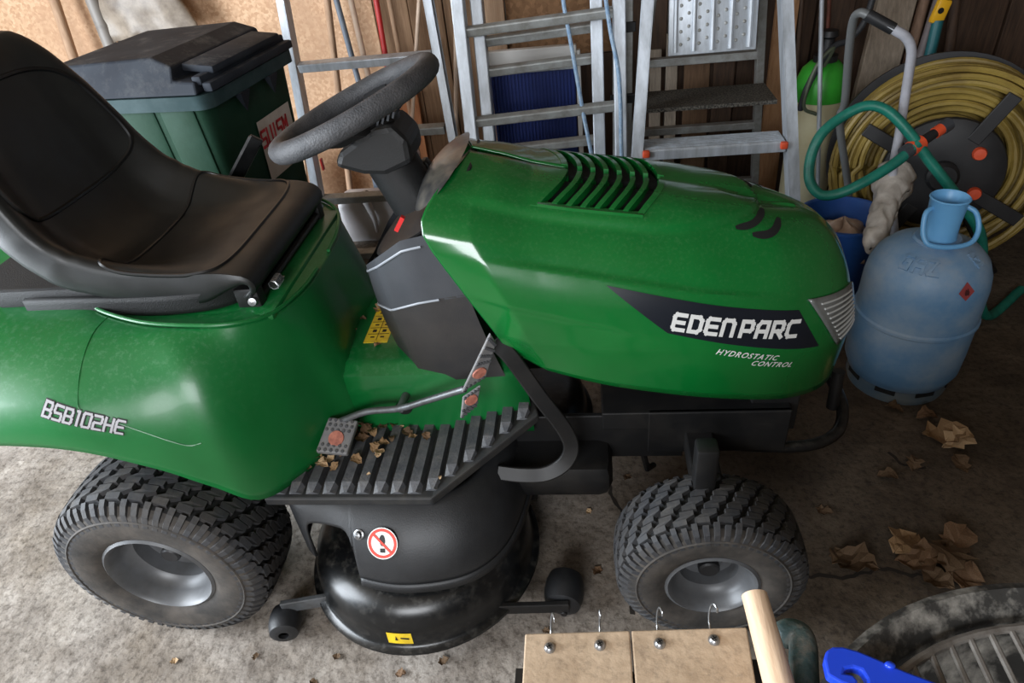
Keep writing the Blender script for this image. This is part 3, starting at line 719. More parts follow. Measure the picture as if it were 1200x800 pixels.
# hand lever behind the seat (far side) with perforated black strip
m = MB(); m.bar(at(270, 222, y=.30), at(301, 161, y=.31), .012, .032, (1, .3, 0)); P(m.out('height_lever', M_BLKG, None, False, bevel=.003))
m = MB(); m.bar(at(263, 218, y=.292), at(293, 160, y=.302), .006, .006); P(m.out('lever_edge', M_STEEL, None, False))
# ---- wheels ---------------------------------------------------------------------
M_TYREG = mat('tyre_groove_rubber', rgb(17, 17, 17), .85)
def wheel(name, cx, cy, R, hw, rr, nlug, side, label):
    W = empty(name); 
    c = Vector((cx, cy, R)); ax = Vector((0, side, 0))
    prof = [(rr-.004, -hw*.82), (rr+.006, -hw*.90), (rr+.022, -hw*.985), (lerp(rr, R, .5), -hw*1.0), (lerp(rr, R, .72), -hw*.96), (R*.935, -hw*.82), (R*.965, -hw*.6), (R*.975, -hw*.3), (R*.978, 0)]
    prof = prof+[(r, -h) for r, h in prof[-2::-1]]
    o = MB().lathe(prof, 72, c, ax, (1, 0, 0)).out(name, M_TYREW, None, True); P(o); tag(o, label)
    o.data.materials.append(M_TYREG)
    for pg in o.data.polygons:
        if abs(pg.center.y-cy) < hw*.80: pg.material_index = 1
    # tread blocks: zig-zag rows plus shoulder bars
    t = MB()
    def sp(an, h, lift):   # on the tread surface: angle, axial, lift
        hh = abs(h)/hw; r = pl([(0, R*.976), (.3, R*.973), (.6, R*.963), (.82, R*.933), (.96, lerp(rr, R, .72)), (1.0, lerp(rr, R, .5))], hh)[0]+lift
        return c+ax*h+Vector((math.cos(an)*r, 0, math.sin(an)*r))
    da = 2*PI/nlug; H = .011 if R > .2 else .0095
    rows = [(-.56, 0), (-.19, .5), (.19, 0), (.56, .5)]
    for k in range(nlug):
        for h0, ph in rows:
            a = (k+ph)*da; hwid = .154*hw
            # Z-shaped block: three columns along the axis, skewed
            cols = [(-1.12, -.16), (-.30, -.16), (.30, .20), (1.12, .20)]; vs = []; fs = []
            for (q, sk) in cols:
                h = h0*hw+q*hwid; 
                for (aa, lf) in ((-.36, -.002), (-.31, H), (.31, H), (.36, -.002)): vs.append(sp(a+(aa+sk)*da, h, lf*(1 if lf > 0 else 1)))
            for q in range(3):
                for e in range(3): fs.append((q*4+e, q*4+e+1, (q+1)*4+e+1, (q+1)*4+e))
            fs += [(0, 3, 2, 1), (12, 13, 14, 15)]
            t.add(vs, fs)
        for sgn in (-1, 1):
          for hf in (0, .5):
            a = (k+.1+hf)*da; vs = []; fs = []
            for (hh, lf) in ((.74 if not hf else .80, H), (.86, H*.95), (.955, H*.75), (.995, H*.25)):
                for (aa, up) in ((-.17, 0), (-.13, 1), (.13, 1), (.17, 0)): vs.append(sp(a+aa*da, sgn*hh*hw, lf if up else -.002))
            for q in range(3):
                for e in range(3): fs.append((q*4+e, q*4+e+1, (q+1)*4+e+1, (q+1)*4+e))
            fs += [(0, 3, 2, 1), (12, 13, 14, 15)]
            t.add(vs, fs)
    tr_ = t.out('tyre_tread', M_TYRE, None, False, fixn=True); tr_.parent = o
    # moulded ring on the sidewall
    q = MB(); r = lerp(rr, R, .62); q.lathe([(r-.003, 0), (r, .0022), (r+.003, 0)], 64, c+ax*(hw*.982), ax, (1, 0, 0)); q = q.out('sidewall_ring', M_TYREW); q.parent = o
    rim = MB().lathe([(rr+.003, hw*.80), (rr+.005, hw*.90), (rr-.001, hw*.94), (rr-.008, hw*.86), (rr-.012, hw*.6), (rr-.022, hw*.42), (rr-.030, hw*.36), (rr-.034, hw*.05), (rr*.35, hw*-.02), (.03, hw*.0), (.026, hw*.25), (0, hw*.25)], 48, c, ax, (1, 0, 0)).out('wheel_rim', M_RIM); rim.parent = o
    hb = MB().lathe([(.022, hw*.0), (.022, hw*.42), (.018, hw*.46), (0, hw*.46)], 20, c, ax).out('axle_cap', M_HUBD); hb.parent = o
    v_ = MB().tube([c+ax*hw*.3+Vector((rr*.55, 0, rr*.5)), c+ax*hw*.62+Vector((rr*.6, 0, rr*.56))], .005, 8).out('valve', M_HUBD); v_.parent = o
    bpy.data.objects.remove(W); return o
for side, nm in ((-1, 'near'), (1, 'far')):
    wheel('rear_wheel', 0, side*.37, .235, .104, .117, 30, side, '%s rear wheel with chunky turf tyre' % nm)
    wheel('front_wheel', 1.18, side*.372, .19, .080, .090, 28, side, '%s front wheel with turf tyre' % nm)
# ---- cutting deck ------------------------------------------------------------------
m = MB()
for (cx, cy) in ((.533, -.262), (.67, .21)):
    m.lathe([(.279, .068), (.278, .074), (.268, .077), (.262, .084), (.259, .120), (.250, .150), (.232, .174), (.20, .188), (0, .196)], 72, (cx, cy, 0))
m.box((.56, 0, .14), (.50, .30, .10), None, .02)
DECK = P(m.out('cutting_deck', M_BLKG)); tag(DECK, 'glossy black round cutting deck')
CBl = cr([(.80, -.12, .235), (.798, -.22, .235), (.780, -.32, .235), (.752, -.39, .235), (.704, -.441, .235), (.640, -.468, .235), (.547, -.479, .235), (.466, -.466, .235), (.40, -.438, .235), (.342, -.415, .235), (.305, -.365, .235), (.29, -.22, .235)], 8)
CTl = cr([(.74, -.12, .375), (.735, -.20, .375), (.715, -.27, .375), (.69, -.315, .375), (.655, -.345, .375), (.61, -.362, .375), (.54, -.368, .375), (.46, -.368, .375), (.39, -.368, .375), (.31, -.366, .375), (.28, -.33, .375), (.275, -.22, .375)], 8)
def idx(L_):
    def f(u):
        k = max(0, min(.99999, u))*(len(L_)-1); i_ = int(k); return L_[i_].lerp(L_[i_+1], k-i_)
    return f
CB, CT = idx(CBl), idx(CTl)
cm = MB(); NC, NH = 160, 14; vs = []; fs = []
def notch(u):
    x = CB(u).x
    if CB(u).y > -.3: return 0
    d = (x-.399)/.056
    return .56*max(0, 1-d**6)**.4 if abs(d) < 1 else 0
def cov(u, q):
    b, t = CB(u), CT(u); s = q*PI/2; n = 1.7
    return Vector((lerp(b.x, t.x, 1-math.cos(s)**(2/n)), lerp(b.y, t.y, 1-max(0, math.cos(s))**(2/n)), lerp(b.z, t.z, math.sin(s)**(2/n))))
for i in range(NC+1):
    u = i/NC; q0 = notch(u)
    for j in range(NH+1): vs.append(cov(u, lerp(q0, 1, j/NH)))
for i in range(NC):
    for j in range(NH): fs.append((i*(NH+1)+j, (i+1)*(NH+1)+j, (i+1)*(NH+1)+j+1, i*(NH+1)+j+1))
cm.add(vs, fs); COVER = P(cm.out('deck_cover', M_BLK, None, True, solid=.006, fixn=True)); tag(COVER, 'matt black plastic belt cover over the cutting deck')
COVBVH = BVHTree.FromPolygons([tuple(v) for v in vs], fs)
lp = [CB(k/80*.648)+Vector((0, 0, 0)) for k in range(81)]
m = MB(); vs = []; fs = []
for k, p in enumerate(lp):
    vs += [p, p+Vector((0, 0, -.022))+(p-Vector((.565, -.25, p.z))).normalized()*.004]
for k in range(80): fs.append((k*2, k*2+1, k*2+3, k*2+2))
o = m.add(vs, fs).out('cover_lip', M_BLK, None, True, solid=.004, off=0); o.parent = COVER
def on_cover(x, z, off=.0015):
    h = COVBVH.ray_cast(Vector((x, -1, z+.5)), Vector((0, .8, -.6)).normalized())
    if h[0] is None: return Vector((x, -.46, z))
    n = h[1] if h[1].y < 0 else -h[1]
    return h[0]+n*off, n
def roller(cx, cy, cz, r, L, tilt, label):
    ax = Vector((math.sin(tilt), -math.cos(tilt), 0)); m = MB()
    m.lathe([(.012, L*.36), (.012, L*.5), (r*.55, L*.5), (r*.86, L*.42), (r*.97, L*.2), (r, 0), (r*.97, -L*.2), (r*.86, -L*.42), (r*.55, -L*.5), (0, -L*.5)], 28, (cx, cy, cz), ax)
    o = P(m.out('deck_roller', M_BLK)); tag(o, label); return o, ax
r1, _ = roller(.225, -.455, .041, .037, .070, .25, 'small black gauge roller by the rear wheel')
m = MB(); m.box((.285, -.425, .075), (.13, .012, .035), Matrix.Rotation(.2, 4, 'Z')).tube([(.225, -.44, .041), (.225, -.40, .041)], .008, 8); o = m.out('roller_bracket', M_RODS, None, False, bevel=.002); o.parent = r1
r2o, _ = roller(.872, -.37, .050, .046, .085, -.1, 'black gauge roller ahead of the cutting deck')
m = MB(); m.box((.80, -.425, .07), (.17, .012, .03), Matrix.Rotation(.05, 4, 'Z')).tube([(.872, -.43, .05), (.872, -.36, .05)], .008, 8); o = m.out('roller_bracket', M_FRAME, None, False, bevel=.002); o.parent = r2o

m = MB(); m.box((.865, -.17, .285), (.25, .18, .10), None, .03); P(m.out('deck_shield', M_FRAME))
bp0, bn0 = on_cover(.468, .262, .0)
o = MB().lathe([(0, .012), (.007, .011), (.008, .004), (.011, .003), (.011, 0)], 14, bp0, bn0).out('bolt', M_STEEL); o.parent = COVER
# ---- stickers on the deck and fender lettering ---------------------------------------
spos, sn = on_cover(.520, .243, .0015)
def on_cov_disc(r, an, off):
    ex = Vector((1, 0, 0)); ex = (ex-sn*ex.dot(sn)).normalized(); ey = sn.cross(ex); return spos+ex*r*math.cos(an)+ey*r*math.sin(an)+sn*off
def disc(r0, r1, off, m, name, n=32):
    mb = MB(); vs = []
    for k in range(n):
        an = 2*PI*k/n; vs += [on_cov_disc(r0, an, off), on_cov_disc(r1, an, off)]
    o = mb.add(vs, [(2*k, 2*k+1, (2*k+3) % (2*n), (2*k+2) % (2*n)) for k in range(n)]).out(name, m, None, False); o.parent = COVER; return o
tag(disc(.0001, .0325, .003, M_WHITEP, 'no_step_sticker'), 'round white and red no-step sticker')
disc(.0245, .0305, .0036, mat('red_print', rgb(205, 62, 48), .5), 'sticker_ring')
exs = (Vector((1, 0, 0))-sn*sn.x).normalized(); eys = sn.cross(exs)
if eys.z < 0: eys = -eys
fpv = []
for k in range(16):
    an = 2*PI*k/16; fpv.append(spos+sn*.0036+exs*.0062*math.cos(an)+eys*(.006+.012*math.sin(an)))
o = mk('shoe_print', fpv, [tuple(range(16))], M_INK, None, False); o.parent = COVER
o = MB().add([spos+sn*.0036+exs*a_*.0055+eys*b_ for a_, b_ in ((-1, -.019), (1, -.019), (1, -.010), (-1, -.010))], [(0, 1, 2, 3)]).out('heel_print', M_INK, None, False); o.parent = COVER
dg = (exs*.7-eys*.7); pg_ = (exs*.7+eys*.7)
o = MB().add([spos+sn*.0042+dg*a_*.026+pg_*b_*.0026 for a_, b_ in ((-1, -1), (1, -1), (1, 1), (-1, 1))], [(0, 1, 2, 3)]).out('sticker_bar', MATS['red_print'], None, False); o.parent = COVER
# yellow warning strip on the deck rim
def deck_pt(an, q):
    r, z = pl([(0, .2612, .086), (1, .2585, .122)], q); return Vector((.533+(r+.0012)*math.cos(an), -.262+(r+.0012)*math.sin(an), z))
o = MB().grid(lambda a_, b_: deck_pt(-PI/2-.13+a_*.21, .0+b_*.98), 8, 2).out('deck_sticker', M_YEL); o.parent = DECK
wq = [(.035, .25), (.06, .25), (.0475, .75)]
o = MB().add([deck_pt(-PI/2-.10+x_, .1+.85*z_)+Vector((0, -.0006, 0)) for x_, z_ in wq], [(0, 1, 2)]).out('warning_mark', M_INK, None, False); o.parent = DECK
o = MB().add([deck_pt(-PI/2-.10+x_, .1+.85*z_)+Vector((0, -.0006, 0)) for x_, z_ in ((.085, .45), (.155, .35), (.155, .55), (.085, .6))], [(0, 1, 2, 3)]).out('warning_mark', M_INK, None, False); o.parent = DECK
# model number on the fender
def fend_hit(x, z, off):
    h = FENDBVH.ray_cast(Vector((x, -1.0, z)), Vector((0, 1, 0)))
    if h[0] is None: return Vector((x, -.44, z))
    n = h[1] if h[1].y < 0 else -h[1]
    return h[0]+n*off
q, L = lettering('BSB102HE', .0132, .024, .0058, .0042, .22)
ex = Vector((1, -.40)).normalized(); ey = Vector((-ex.y*.6, ex.x))
mo, mi = MB(), MB(); fo = Vector((-.044, .684))
for quad in q:
    c2 = sum(quad, Vector((0, 0)))/4
    for mb, gr, off in ((mo, 1.9, .0012), (mi, 1.0, .0022)):
        vs = []
        for p in quad:
            d = p-c2; a_ = (quad[1]-quad[0]).normalized(); al = a_*d.dot(a_); ac = d-al
            p2 = c2+al*(1.0 if gr == 1 else 1.12)+ac*gr; vs.append(fend_hit(fo.x+ex.x*p2.x+ey.x*p2.y, fo.y+ex.y*p2.x+ey.y*p2.y, off))
        mb.add(vs, [(0, 1, 2, 3)])
o = mo.out('lettering_outline', M_INK, None, False); o.parent = BODY
o = mi.out('lettering', M_LETTER2, None, False); o.parent = BODY

def cam_fend(px, py):
    d = (fwd+r2*((px-600)/FPX)-u2*((py-400)/FPX)).normalized(); h = FENDBVH.ray_cast(CAM_POS, d); return h[0]
pp = [cam_fend(*p) for p in ((127, 371), (112, 386), (101, 408), (93, 440), (91, 470), (94, 480), (104, 484), (150, 500), (200, 517), (222, 522), (236, 519))]
pp = [p for p in pp if p is not None]
o = MB().tube(cr(pp, 5), .0014, 6).out('panel_line', M_GREENF); o.parent = BODY

# ------------------------------------------------------------------ back wall cladding
def chip_mat(name, a, b, c_, scale=90):
    m = bpy.data.materials.new(name); m.use_nodes = True; N = m.node_tree.nodes; L = m.node_tree.links; bs = N['Principled BSDF']; bs.inputs['Roughness'].default_value = .8
    tc = N.new('ShaderNodeTexCoord'); v = N.new('ShaderNodeTexVoronoi'); v.inputs['Scale'].default_value = scale; L.new(tc.outputs['Object'], v.inputs['Vector'])
    n = N.new('ShaderNodeTexNoise'); n.inputs['Scale'].default_value = 3; n.inputs['Detail'].default_value = 8; L.new(tc.outputs['Object'], n.inputs['Vector'])
    sp = N.new('ShaderNodeSeparateColor'); L.new(v.outputs['Color'], sp.inputs[0])
    r = N.new('ShaderNodeValToRGB'); r.color_ramp.elements[0].color = a; r.color_ramp.elements[1].color = b; r.color_ramp.elements[0].position = .1; L.new(sp.outputs[0], r.inputs[0])
    mx = N.new('ShaderNodeMix'); mx.data_type = 'RGBA'; mr = N.new('ShaderNodeMapRange'); mr.inputs[1].default_value = .42; mr.inputs[2].default_value = .75; L.new(n.outputs['Fac'], mr.inputs[0])
    L.new(mr.outputs[0], mx.inputs['Factor']); L.new(r.outputs[0], mx.inputs['A']); mx.inputs['B'].default_value = c_; L.new(mx.outputs['Result'], bs.inputs['Base Color'])
    return m
def wood_mat(name, a, b, rough=.75, sc=(9, 9, .7), vs=9):
    return mat(name, a, rough, var=b, vscale=vs, vlo=.32, vhi=.68, stretch=sc, bump=.35, bscale=14, detail=8)
M_CHIP = chip_mat('chipboard', rgb(186, 146, 112), rgb(214, 178, 144), rgb(176, 140, 110))
M_OSB = chip_mat('brown_particle_board', rgb(120, 86, 56), rgb(150, 112, 78), rgb(110, 82, 56), 60)
M_BROWN = wood_mat('brown_rough_boards', rgb(122, 92, 66), rgb(158, 126, 96))
M_DKWD = wood_mat('dark_old_boards', rgb(52, 38, 28), rgb(84, 62, 46))
M_PALEW = wood_mat('pale_planed_wood', rgb(178, 142, 112), rgb(200, 168, 138))
M_GREYW = wood_mat('weathered_grey_wood', rgb(128, 116, 102), rgb(162, 148, 132))
M_ORW = wood_mat('orange_plywood', rgb(160, 96, 56), rgb(184, 124, 80))
M_TANW = wood_mat('dim_tan_board', rgb(88, 64, 44), rgb(112, 86, 62))
M_STICK = wood_mat('wooden_handle', rgb(150, 118, 92), rgb(182, 150, 122))
def clad(name, x0, x1, z0, z1, th, m):
    o = MB().box(((x0+x1)/2, YB-th/2, (z0+z1)/2), (x1-x0, th, z1-z0), None, .003).out(name, m, WALLB, False); return o
clad('chipboard_panel', -2.6, -.96, 0, 2.4, .018, M_CHIP); clad('chipboard_panel', -.955, .03, 0, 2.4, .018, M_CHIP)
for k in range(3): clad('wall_board', .035+k*.156, .035+k*.156+.152, 0, 2.4, .02+.004*(k % 2), M_BROWN)
clad('wall_board', .505, .615, 0, 2.4, .035, M_PALEW)
clad('particle_board_panel', .62, 1.16, .66, 2.4, .018, M_OSB)
x = .62
while x < 1.16: clad('wall_board', x, x+.13, 0, .655, .02, M_DKWD); x += .135
x = 1.17; k = 0
while x < 3.28: clad('wall_board', x, min(3.29, x+.148), 0, 2.4, .02+.008*((k*7) % 3), M_DKWD); x += .154; k += 1

# ------------------------------------------------------------------ wheelie bin
M_BINB = mat('grey_black_bin_plastic', rgb(44, 47, 48), .5, var=rgb(66, 66, 66), vscale=5, bump=.1, bscale=120)
M_BIN = mat('dark_green_bin_plastic', rgb(12, 48, 29), .65, var=rgb(34, 64, 50), vscale=5, vlo=.35, vhi=.75, bump=.1, bscale=120, spec=.2)
M_LID = mat('grey_blue_bin_lid', rgb(34, 38, 46), .7, var=rgb(52, 57, 64), vscale=5, spec=.2, dust=(rgb(140, 137, 132), .75, 12))
BIN = empty('wheelie_bin', (-.335, .885, 0), math.radians(-7)); tag(BIN, 'dark green wheelie bin with grey hinged lid behind the mower seat', 'bin')
def frus(mb, x0, y0, z0, x1, y1, z1, r0=.04, r1=.05, n=5):
    vs = []
    for (hx, hy, z, r) in ((x0, y0, z0, r0), (x1, y1, z1, r1)):
        for (sx, sy, a0) in ((1, 1, 0), (-1, 1, 90), (-1, -1, 180), (1, -1, 270)):
            for k in range(n+1):
                a = math.radians(a0+90*k/n); vs.append(Vector((sx*(hx-r)+r*math.cos(a), sy*(hy-r)+r*math.sin(a), z)))
    m_ = 4*(n+1); fs = [(i, (i+1) % m_, (i+1) % m_+m_, i+m_) for i in range(m_)]+[tuple(range(m_))[::-1], tuple(range(m_, 2*m_))]
    mb.add(vs, fs); return mb
frus(MB(), .185, .20, .03, .242, .252, .93).out('body', M_BIN, BIN)
m = MB(); frus(m, .262, .272, .915, .265, .275, .955); m.out('rim', mat('bin_rim', rgb(40, 60, 62), .65, var=rgb(66, 82, 84), vscale=8, spec=.2), BIN)
# raised panels on the near side and on the side with the sticker
for (x_, w_, h_) in ((-.165, .15, .26), (-.005, .13, .24), (.135, .12, .40)):
    MB().box((x_, -.243+.058*h_/2, .918-h_/2), (w_, .030, h_), Matrix.Rotation(.058, 4, 'X'), .012).out('side_panel', M_BIN, BIN)
for y_ in (-.10, .08):
    m = MB(); m.add([(.248, y_-.02, .915), (.248, y_+.035, .915), (.250, y_+.02, .85), (.272, y_-.02, .915), (.272, y_+.035, .915)], [(0, 1, 2), (3, 2, 4), (0, 2, 3), (1, 4, 2), (0, 3, 4, 1)]); m.out('rim_gusset', M_LID, BIN, False)
lid = MB()
prof = [(-.285, .958), (-.285, .985), (-.255, 1.045), (.10, 1.055), (.165, 1.03), (.165, .995), (.235, .99), (.24, .958)]
vs = []; n_ = len(prof)
for sgn, ins in ((-1, 0), (1, 0)):
    for (x_, z_) in prof: vs.append((x_, sgn*(.275-(z_-.958)*.45), z_))
fs = [tuple(range(n_))[::-1], tuple(range(n_, 2*n_))]+[(i, (i+1) % n_, (i+1) % n_+n_, i+n_) for i in range(n_)]
LID = lid.add(vs, fs).out('lid', M_LID, BIN, False, bevel=.006)
MB().box((.215, 0, 1.012), (.10, .40, .022), Matrix.Rotation(.12, 4, 'Y'), .006).out('lid_flap', M_LID, LID, True)
for x_, z_ in ((.235, .99), (.262, .972)): MB().box((x_, 0, z_), (.03, .50, .026), None, .006).out('hinge_bar', M_LID, LID, True)
st_ = MB().grid(lambda a, b: (.2445-.054*(.93-(.60+.20*b))/.9+.0015, -.04+.22*a, .60+.20*b), 4, 4).out('sticker', mat('white_sticker', rgb(206, 196, 186), .5, var=rgb(180, 166, 152), vscale=9), BIN, False); tag(st_, 'white sticker with red letters')
q, L = lettering('SUISM', .026, .05, .014, .010); mb = MB()
for quad in q: mb.add([(.2445-.054*(.93-(.715+p.y))/.9+.003, -.035+p.x, .715+p.y) for p in quad], [(0, 1, 2, 3)])
mb.out('sticker_lettering', mat('red_sticker_print', rgb(190, 40, 46), .5), BIN, False)
for s_ in (-1, 1): MB().lathe([(.03, -.02), (.075, -.02), (.085, 0), (.075, .02), (.03, .02)], 24, (-.20, s_*.235, .085), (0, 1, 0)).out('wheel', M_BLK, BIN)

# ------------------------------------------------------------------ ladders
M_REDC = mat('orange_red_cap', rgb(220, 84, 48), .45)
def chan(mb, a, b, wd, dp, th, out_dir):
    """U-channel rail from a to b: web wd wide, flanges dp deep"""
    a, b = Vector(a), Vector(b); z = (b-a).normalized(); y = Vector(out_dir); y = (y-z*y.dot(z)).normalized(); x = y.cross(z)
    R = Matrix((x, y, z)).transposed(); c = (a+b)/2; L = (b-a).length
    mb.box(c, (th, wd, L), R); mb.box(c+x*(dp/2)+y*(wd/2-th/2), (dp, th, L), R); mb.box(c+x*(dp/2)-y*(wd/2-th/2), (dp, th, L), R); return mb
# stepladder leaning behind the bin and the steering wheel
L1 = empty('aluminium_ladder', (.08, 1.36, 0)); tag(L1, 'wide aluminium ladder leaning on the chipboard behind the steering wheel', 'ladder')
def Q(o, T):
    o.parent = T; o.matrix_parent_inverse = T.matrix_basis.inverted(); return o
a0, a1 = Vector((-.215, 1.33, 0)), Vector((-.205, 1.72, 1.62)); b0, b1 = Vector((.425, 1.33, 0)), Vector((.30, 1.72, 1.62))
Q(chan(MB(), a0, a1, .062, .030, .004, (0, -1, .2)).out('rail', M_ALU, None, False), L1)
Q(chan(MB(), b0, b1, .062, -.030, .004, (0, -1, .2)).out('rail', M_ALU, None, False), L1)
for z_ in (.03, .275, .53, .80, 1.08, 1.36):
    t = z_/1.62; Q(MB().bar(a0.lerp(a1, t)+Vector((.01, -.012, 0)), b0.lerp(b1, t)+Vector((-.01, -.012, 0)), .042, .034, (0, -.2, 1), .004).out('rung', M_ALUD if z_ < .6 else M_ALU, None, False), L1)
for z_ in (.10, .42):
    t = z_/1.62; Q(MB().box(a0.lerp(a1, t)+Vector((.03, -.006, 0)), (.006, .02, .05)).out('red_mark', M_REDP, None, False), L1)
# extension ladder: two sections
L2 = empty('extension_ladder', (.78, 1.2, 0)); tag(L2, 'double aluminium extension ladder with blue rope behind the hood', 'ladder')
def sect(x0, x1, y0, y1, dz, zs, mm):
    c0, c1 = Vector((x0, y0, 0)), Vector((x0-.02, y1, 1.75)); d0, d1 = Vector((x1, y0, 0)), Vector((x1+.0, y1, 1.75))
    for (p, q_) in ((c0, c1), (d0, d1)): Q(MB().bar(p, q_, .046, .062, (0, -1, .2), .004).out('rail', M_ALU, None, False), L2)
    for z_ in zs:
        t = z_/1.75; Q(MB().bar(c0.lerp(c1, t), d0.lerp(d1, t)+Vector((0, 0, dz)), .034, .034, (0, -.2, 1), .006).out('rung', mm, None, False), L2)
sect(.515, 1.085, 1.16, 1.60, .025, (.03, .30, .59, .90, 1.20, 1.50), M_ALUD)
sect(.572, 1.005, 1.25, 1.69, .02, (.15, .45, .74, .845, 1.35), M_ALUD)
M_ROPE = mat('pale_blue_rope', rgb(120, 150, 182), .8, var=rgb(170, 190, 206), vscale=60, bump=.8, bscale=180)
def rope(px, label):
    pts = cr([at(x_, y_, y=Y_) for x_, y_, Y_ in px], 6); o = MB().tube(pts, .0075, 8).out('rope', M_ROPE); tag(o, label, 'rope'); return o
pts = [(655, -60, 1.42), (660, 0, 1.40), (668, 45, 1.375), (676, 90, 1.34), (683, 130, 1.30), (690, 165, 1.26), (697, 200, 1.22)]
rope(pts, 'pale blue rope hanging between the extension ladder rungs')
rope([(702, -60, 1.38), (710, 0, 1.36), (716, 40, 1.33), (724, 80, 1.30), (727, 120, 1.27), (728, 170, 1.22), (730, 210, 1.19)], 'pale blue rope hanging down the right rail of the extension ladder')
# platform step ladder
L3 = empty('step_ladder', (1.42, 1.1, 0)); tag(L3, 'aluminium platform step ladder with grooved treads and orange corner caps', 'ladder')
f0, f1 = Vector((1.115, .99, 0)), Vector((1.215, 1.36, 1.25)); g0, g1 = Vector((1.715, .99, 0)), Vector((1.575, 1.36, 1.25))
Q(chan(MB(), f0, f1, .058, .036, .004, (0, -1, .25)).out('rail', M_ALU, None, False), L3)
Q(chan(MB(), g0, g1, .058, -.036, .004, (0, -1, .25)).out('rail', M_ALU, None, False), L3)
h0, h1 = Vector((1.13, 1.70, 0)), Vector((1.235, 1.40, 1.25)); i0, i1 = Vector((1.72, 1.70, 0)), Vector((1.56, 1.40, 1.25))
for p, q_ in ((h0, h1), (i0, i1)): Q(MB().bar(p, q_, .03, .045, (0, 1, .25), .003).out('support_rail', M_ALUD, None, False), L3)
for z_ in (.12, .40, .70): t = z_/1.25; Q(MB().bar(h0.lerp(h1, t), i0.lerp(i1, t), .035, .03, (0, 0, 1), .003).out('cross_brace', M_ALUD, None, False), L3)
def tread(z_, dep, m_):
    t = z_/1.25; a, b = f0.lerp(f1, t), g0.lerp(g1, t); y_ = a.y
    mb = MB(); mb.box(((a.x+b.x)/2, y_+dep/2-.03, z_), (b.x-a.x-.012, dep, .010)); mb.box(((a.x+b.x)/2, y_-.030, z_-.016), (b.x-a.x-.006, .008, .036))
    T_ = Q(mb.out('tread', m_, None, False, bevel=.003), L3)
    for k in range(7): 
        r = MB().box(((a.x+b.x)/2, y_-.015+k*dep/8.2, z_+.0065), (b.x-a.x-.02, .004, .004)).out('groove_ridge', m_, None, False); r.parent = T_
    return a, b, y_
for z_ in (.24, .505, .77):
    if z_ == .77: continue
    a, b, y_ = tread(z_, .11, M_ALU)
for xx in (f0.lerp(f1, .404).x+.012, g0.lerp(g1, .404).x-.012): Q(MB().box((xx, 1.105, .497), (.026, .022, .026), None, .006).out('corner_cap', M_REDC), L3)
# rear rest of the step, perforated mesh tread
t = .645/1.25; a, b = f0.lerp(f1, t), g0.lerp(g1, t)
Q(MB().box(((a.x+b.x)/2, 1.32, .615), (b.x-a.x-.02, .21, .014)).out('mesh_tread', mat('perforated_tread', rgb(96, 92, 84), .6, var=rgb(40, 38, 34), vscale=140, vlo=.45, vhi=.55, metal=.3), None, False), L3)
# folded platform plate with pressed ribs and punched holes
PLT = MB().box((1.40, 1.315, .98), (.30, .012, .40), Matrix.Rotation(-.22, 4, 'X'), .004).out('platform_plate', M_ALU, None, True); Q(PLT, L3)
Rp = Matrix.Rotation(-.22, 4, 'X')
def plp(x_, z_, o_): return Vector((1.40, 1.315, .98))+Rp @ Vector((x_, -.006-o_, z_))
for k in range(5):
    x_ = -.125+k*.0625; r = MB().tube([plp(x_, -.19, .002), plp(x_, .19, .002)], .0085, 8).out('pressed_rib', M_ALU); r.parent = PLT
hm_ = MB()
for k in range(4):
    for j in range(9):
        for s_ in (-1, 1):
            hm_.lathe([(.0001, .0018), (.0042, .0015), (.0062, 0)], 8, plp(-.094+k*.0625+s_*.013, -.165+j*.041+(.016 if s_ > 0 else 0), 0), Rp @ Vector((0, -1, 0)))
r = hm_.out('grip_dimples', M_ALUD); r.parent = PLT; tag(r, kind='stuff')
for x_ in (-.012, .040): 
    r = MB().lathe([(.0001, .003), (.016, .003), (.017, .0)], 16, plp(x_, .0, 0), Rp @ Vector((0, -1, 0))).out('finger_hole', M_DARK); r.parent = PLT
# dark steel trestle folded behind it
TRS = empty('steel_trestle', (1.1, 1.55, 0)); tag(TRS, 'dull grey steel trestle frame folded between the two ladders', 'trestle')
for x_ in (1.075, 1.125): Q(MB().bar((x_, 1.46, 0), (x_+.01, 1.60, 1.4), .028, .028, (0, 1, 0), .003).out('post', M_ALUD, None, False), TRS)
for z_ in (.32, .58, .84): Q(MB().box((1.105, 1.46+.1*z_-.02, z_), (.10, .02, .035), None, .003).out('bracket', M_FRAME, None, False), TRS)
# timber stacked behind the step ladder
for k, (x_, zz, hh, mm, lab) in enumerate(((1.27, 0, .66, M_GREYW, 'narrow grey plank end behind the step ladder, leftmost'), (1.34, 0, .72, M_GREYW, 'short grey plank end behind the step ladder'), (1.45, 0, .80, M_TANW, 'wide brown board standing behind the step ladder'), (1.565, 0, .86, M_DKWD, 'dark brown board standing behind the step ladder'))):
    w_ = (.05, .05, .11, .09)[k]; tag(MB().bar((x_, 1.83, 0), (x_, 1.90, hh), w_, .022, (0, 1, 0), .002).out('timber_board', mm, None, False), lab, 'board', 'timber behind the step ladder')
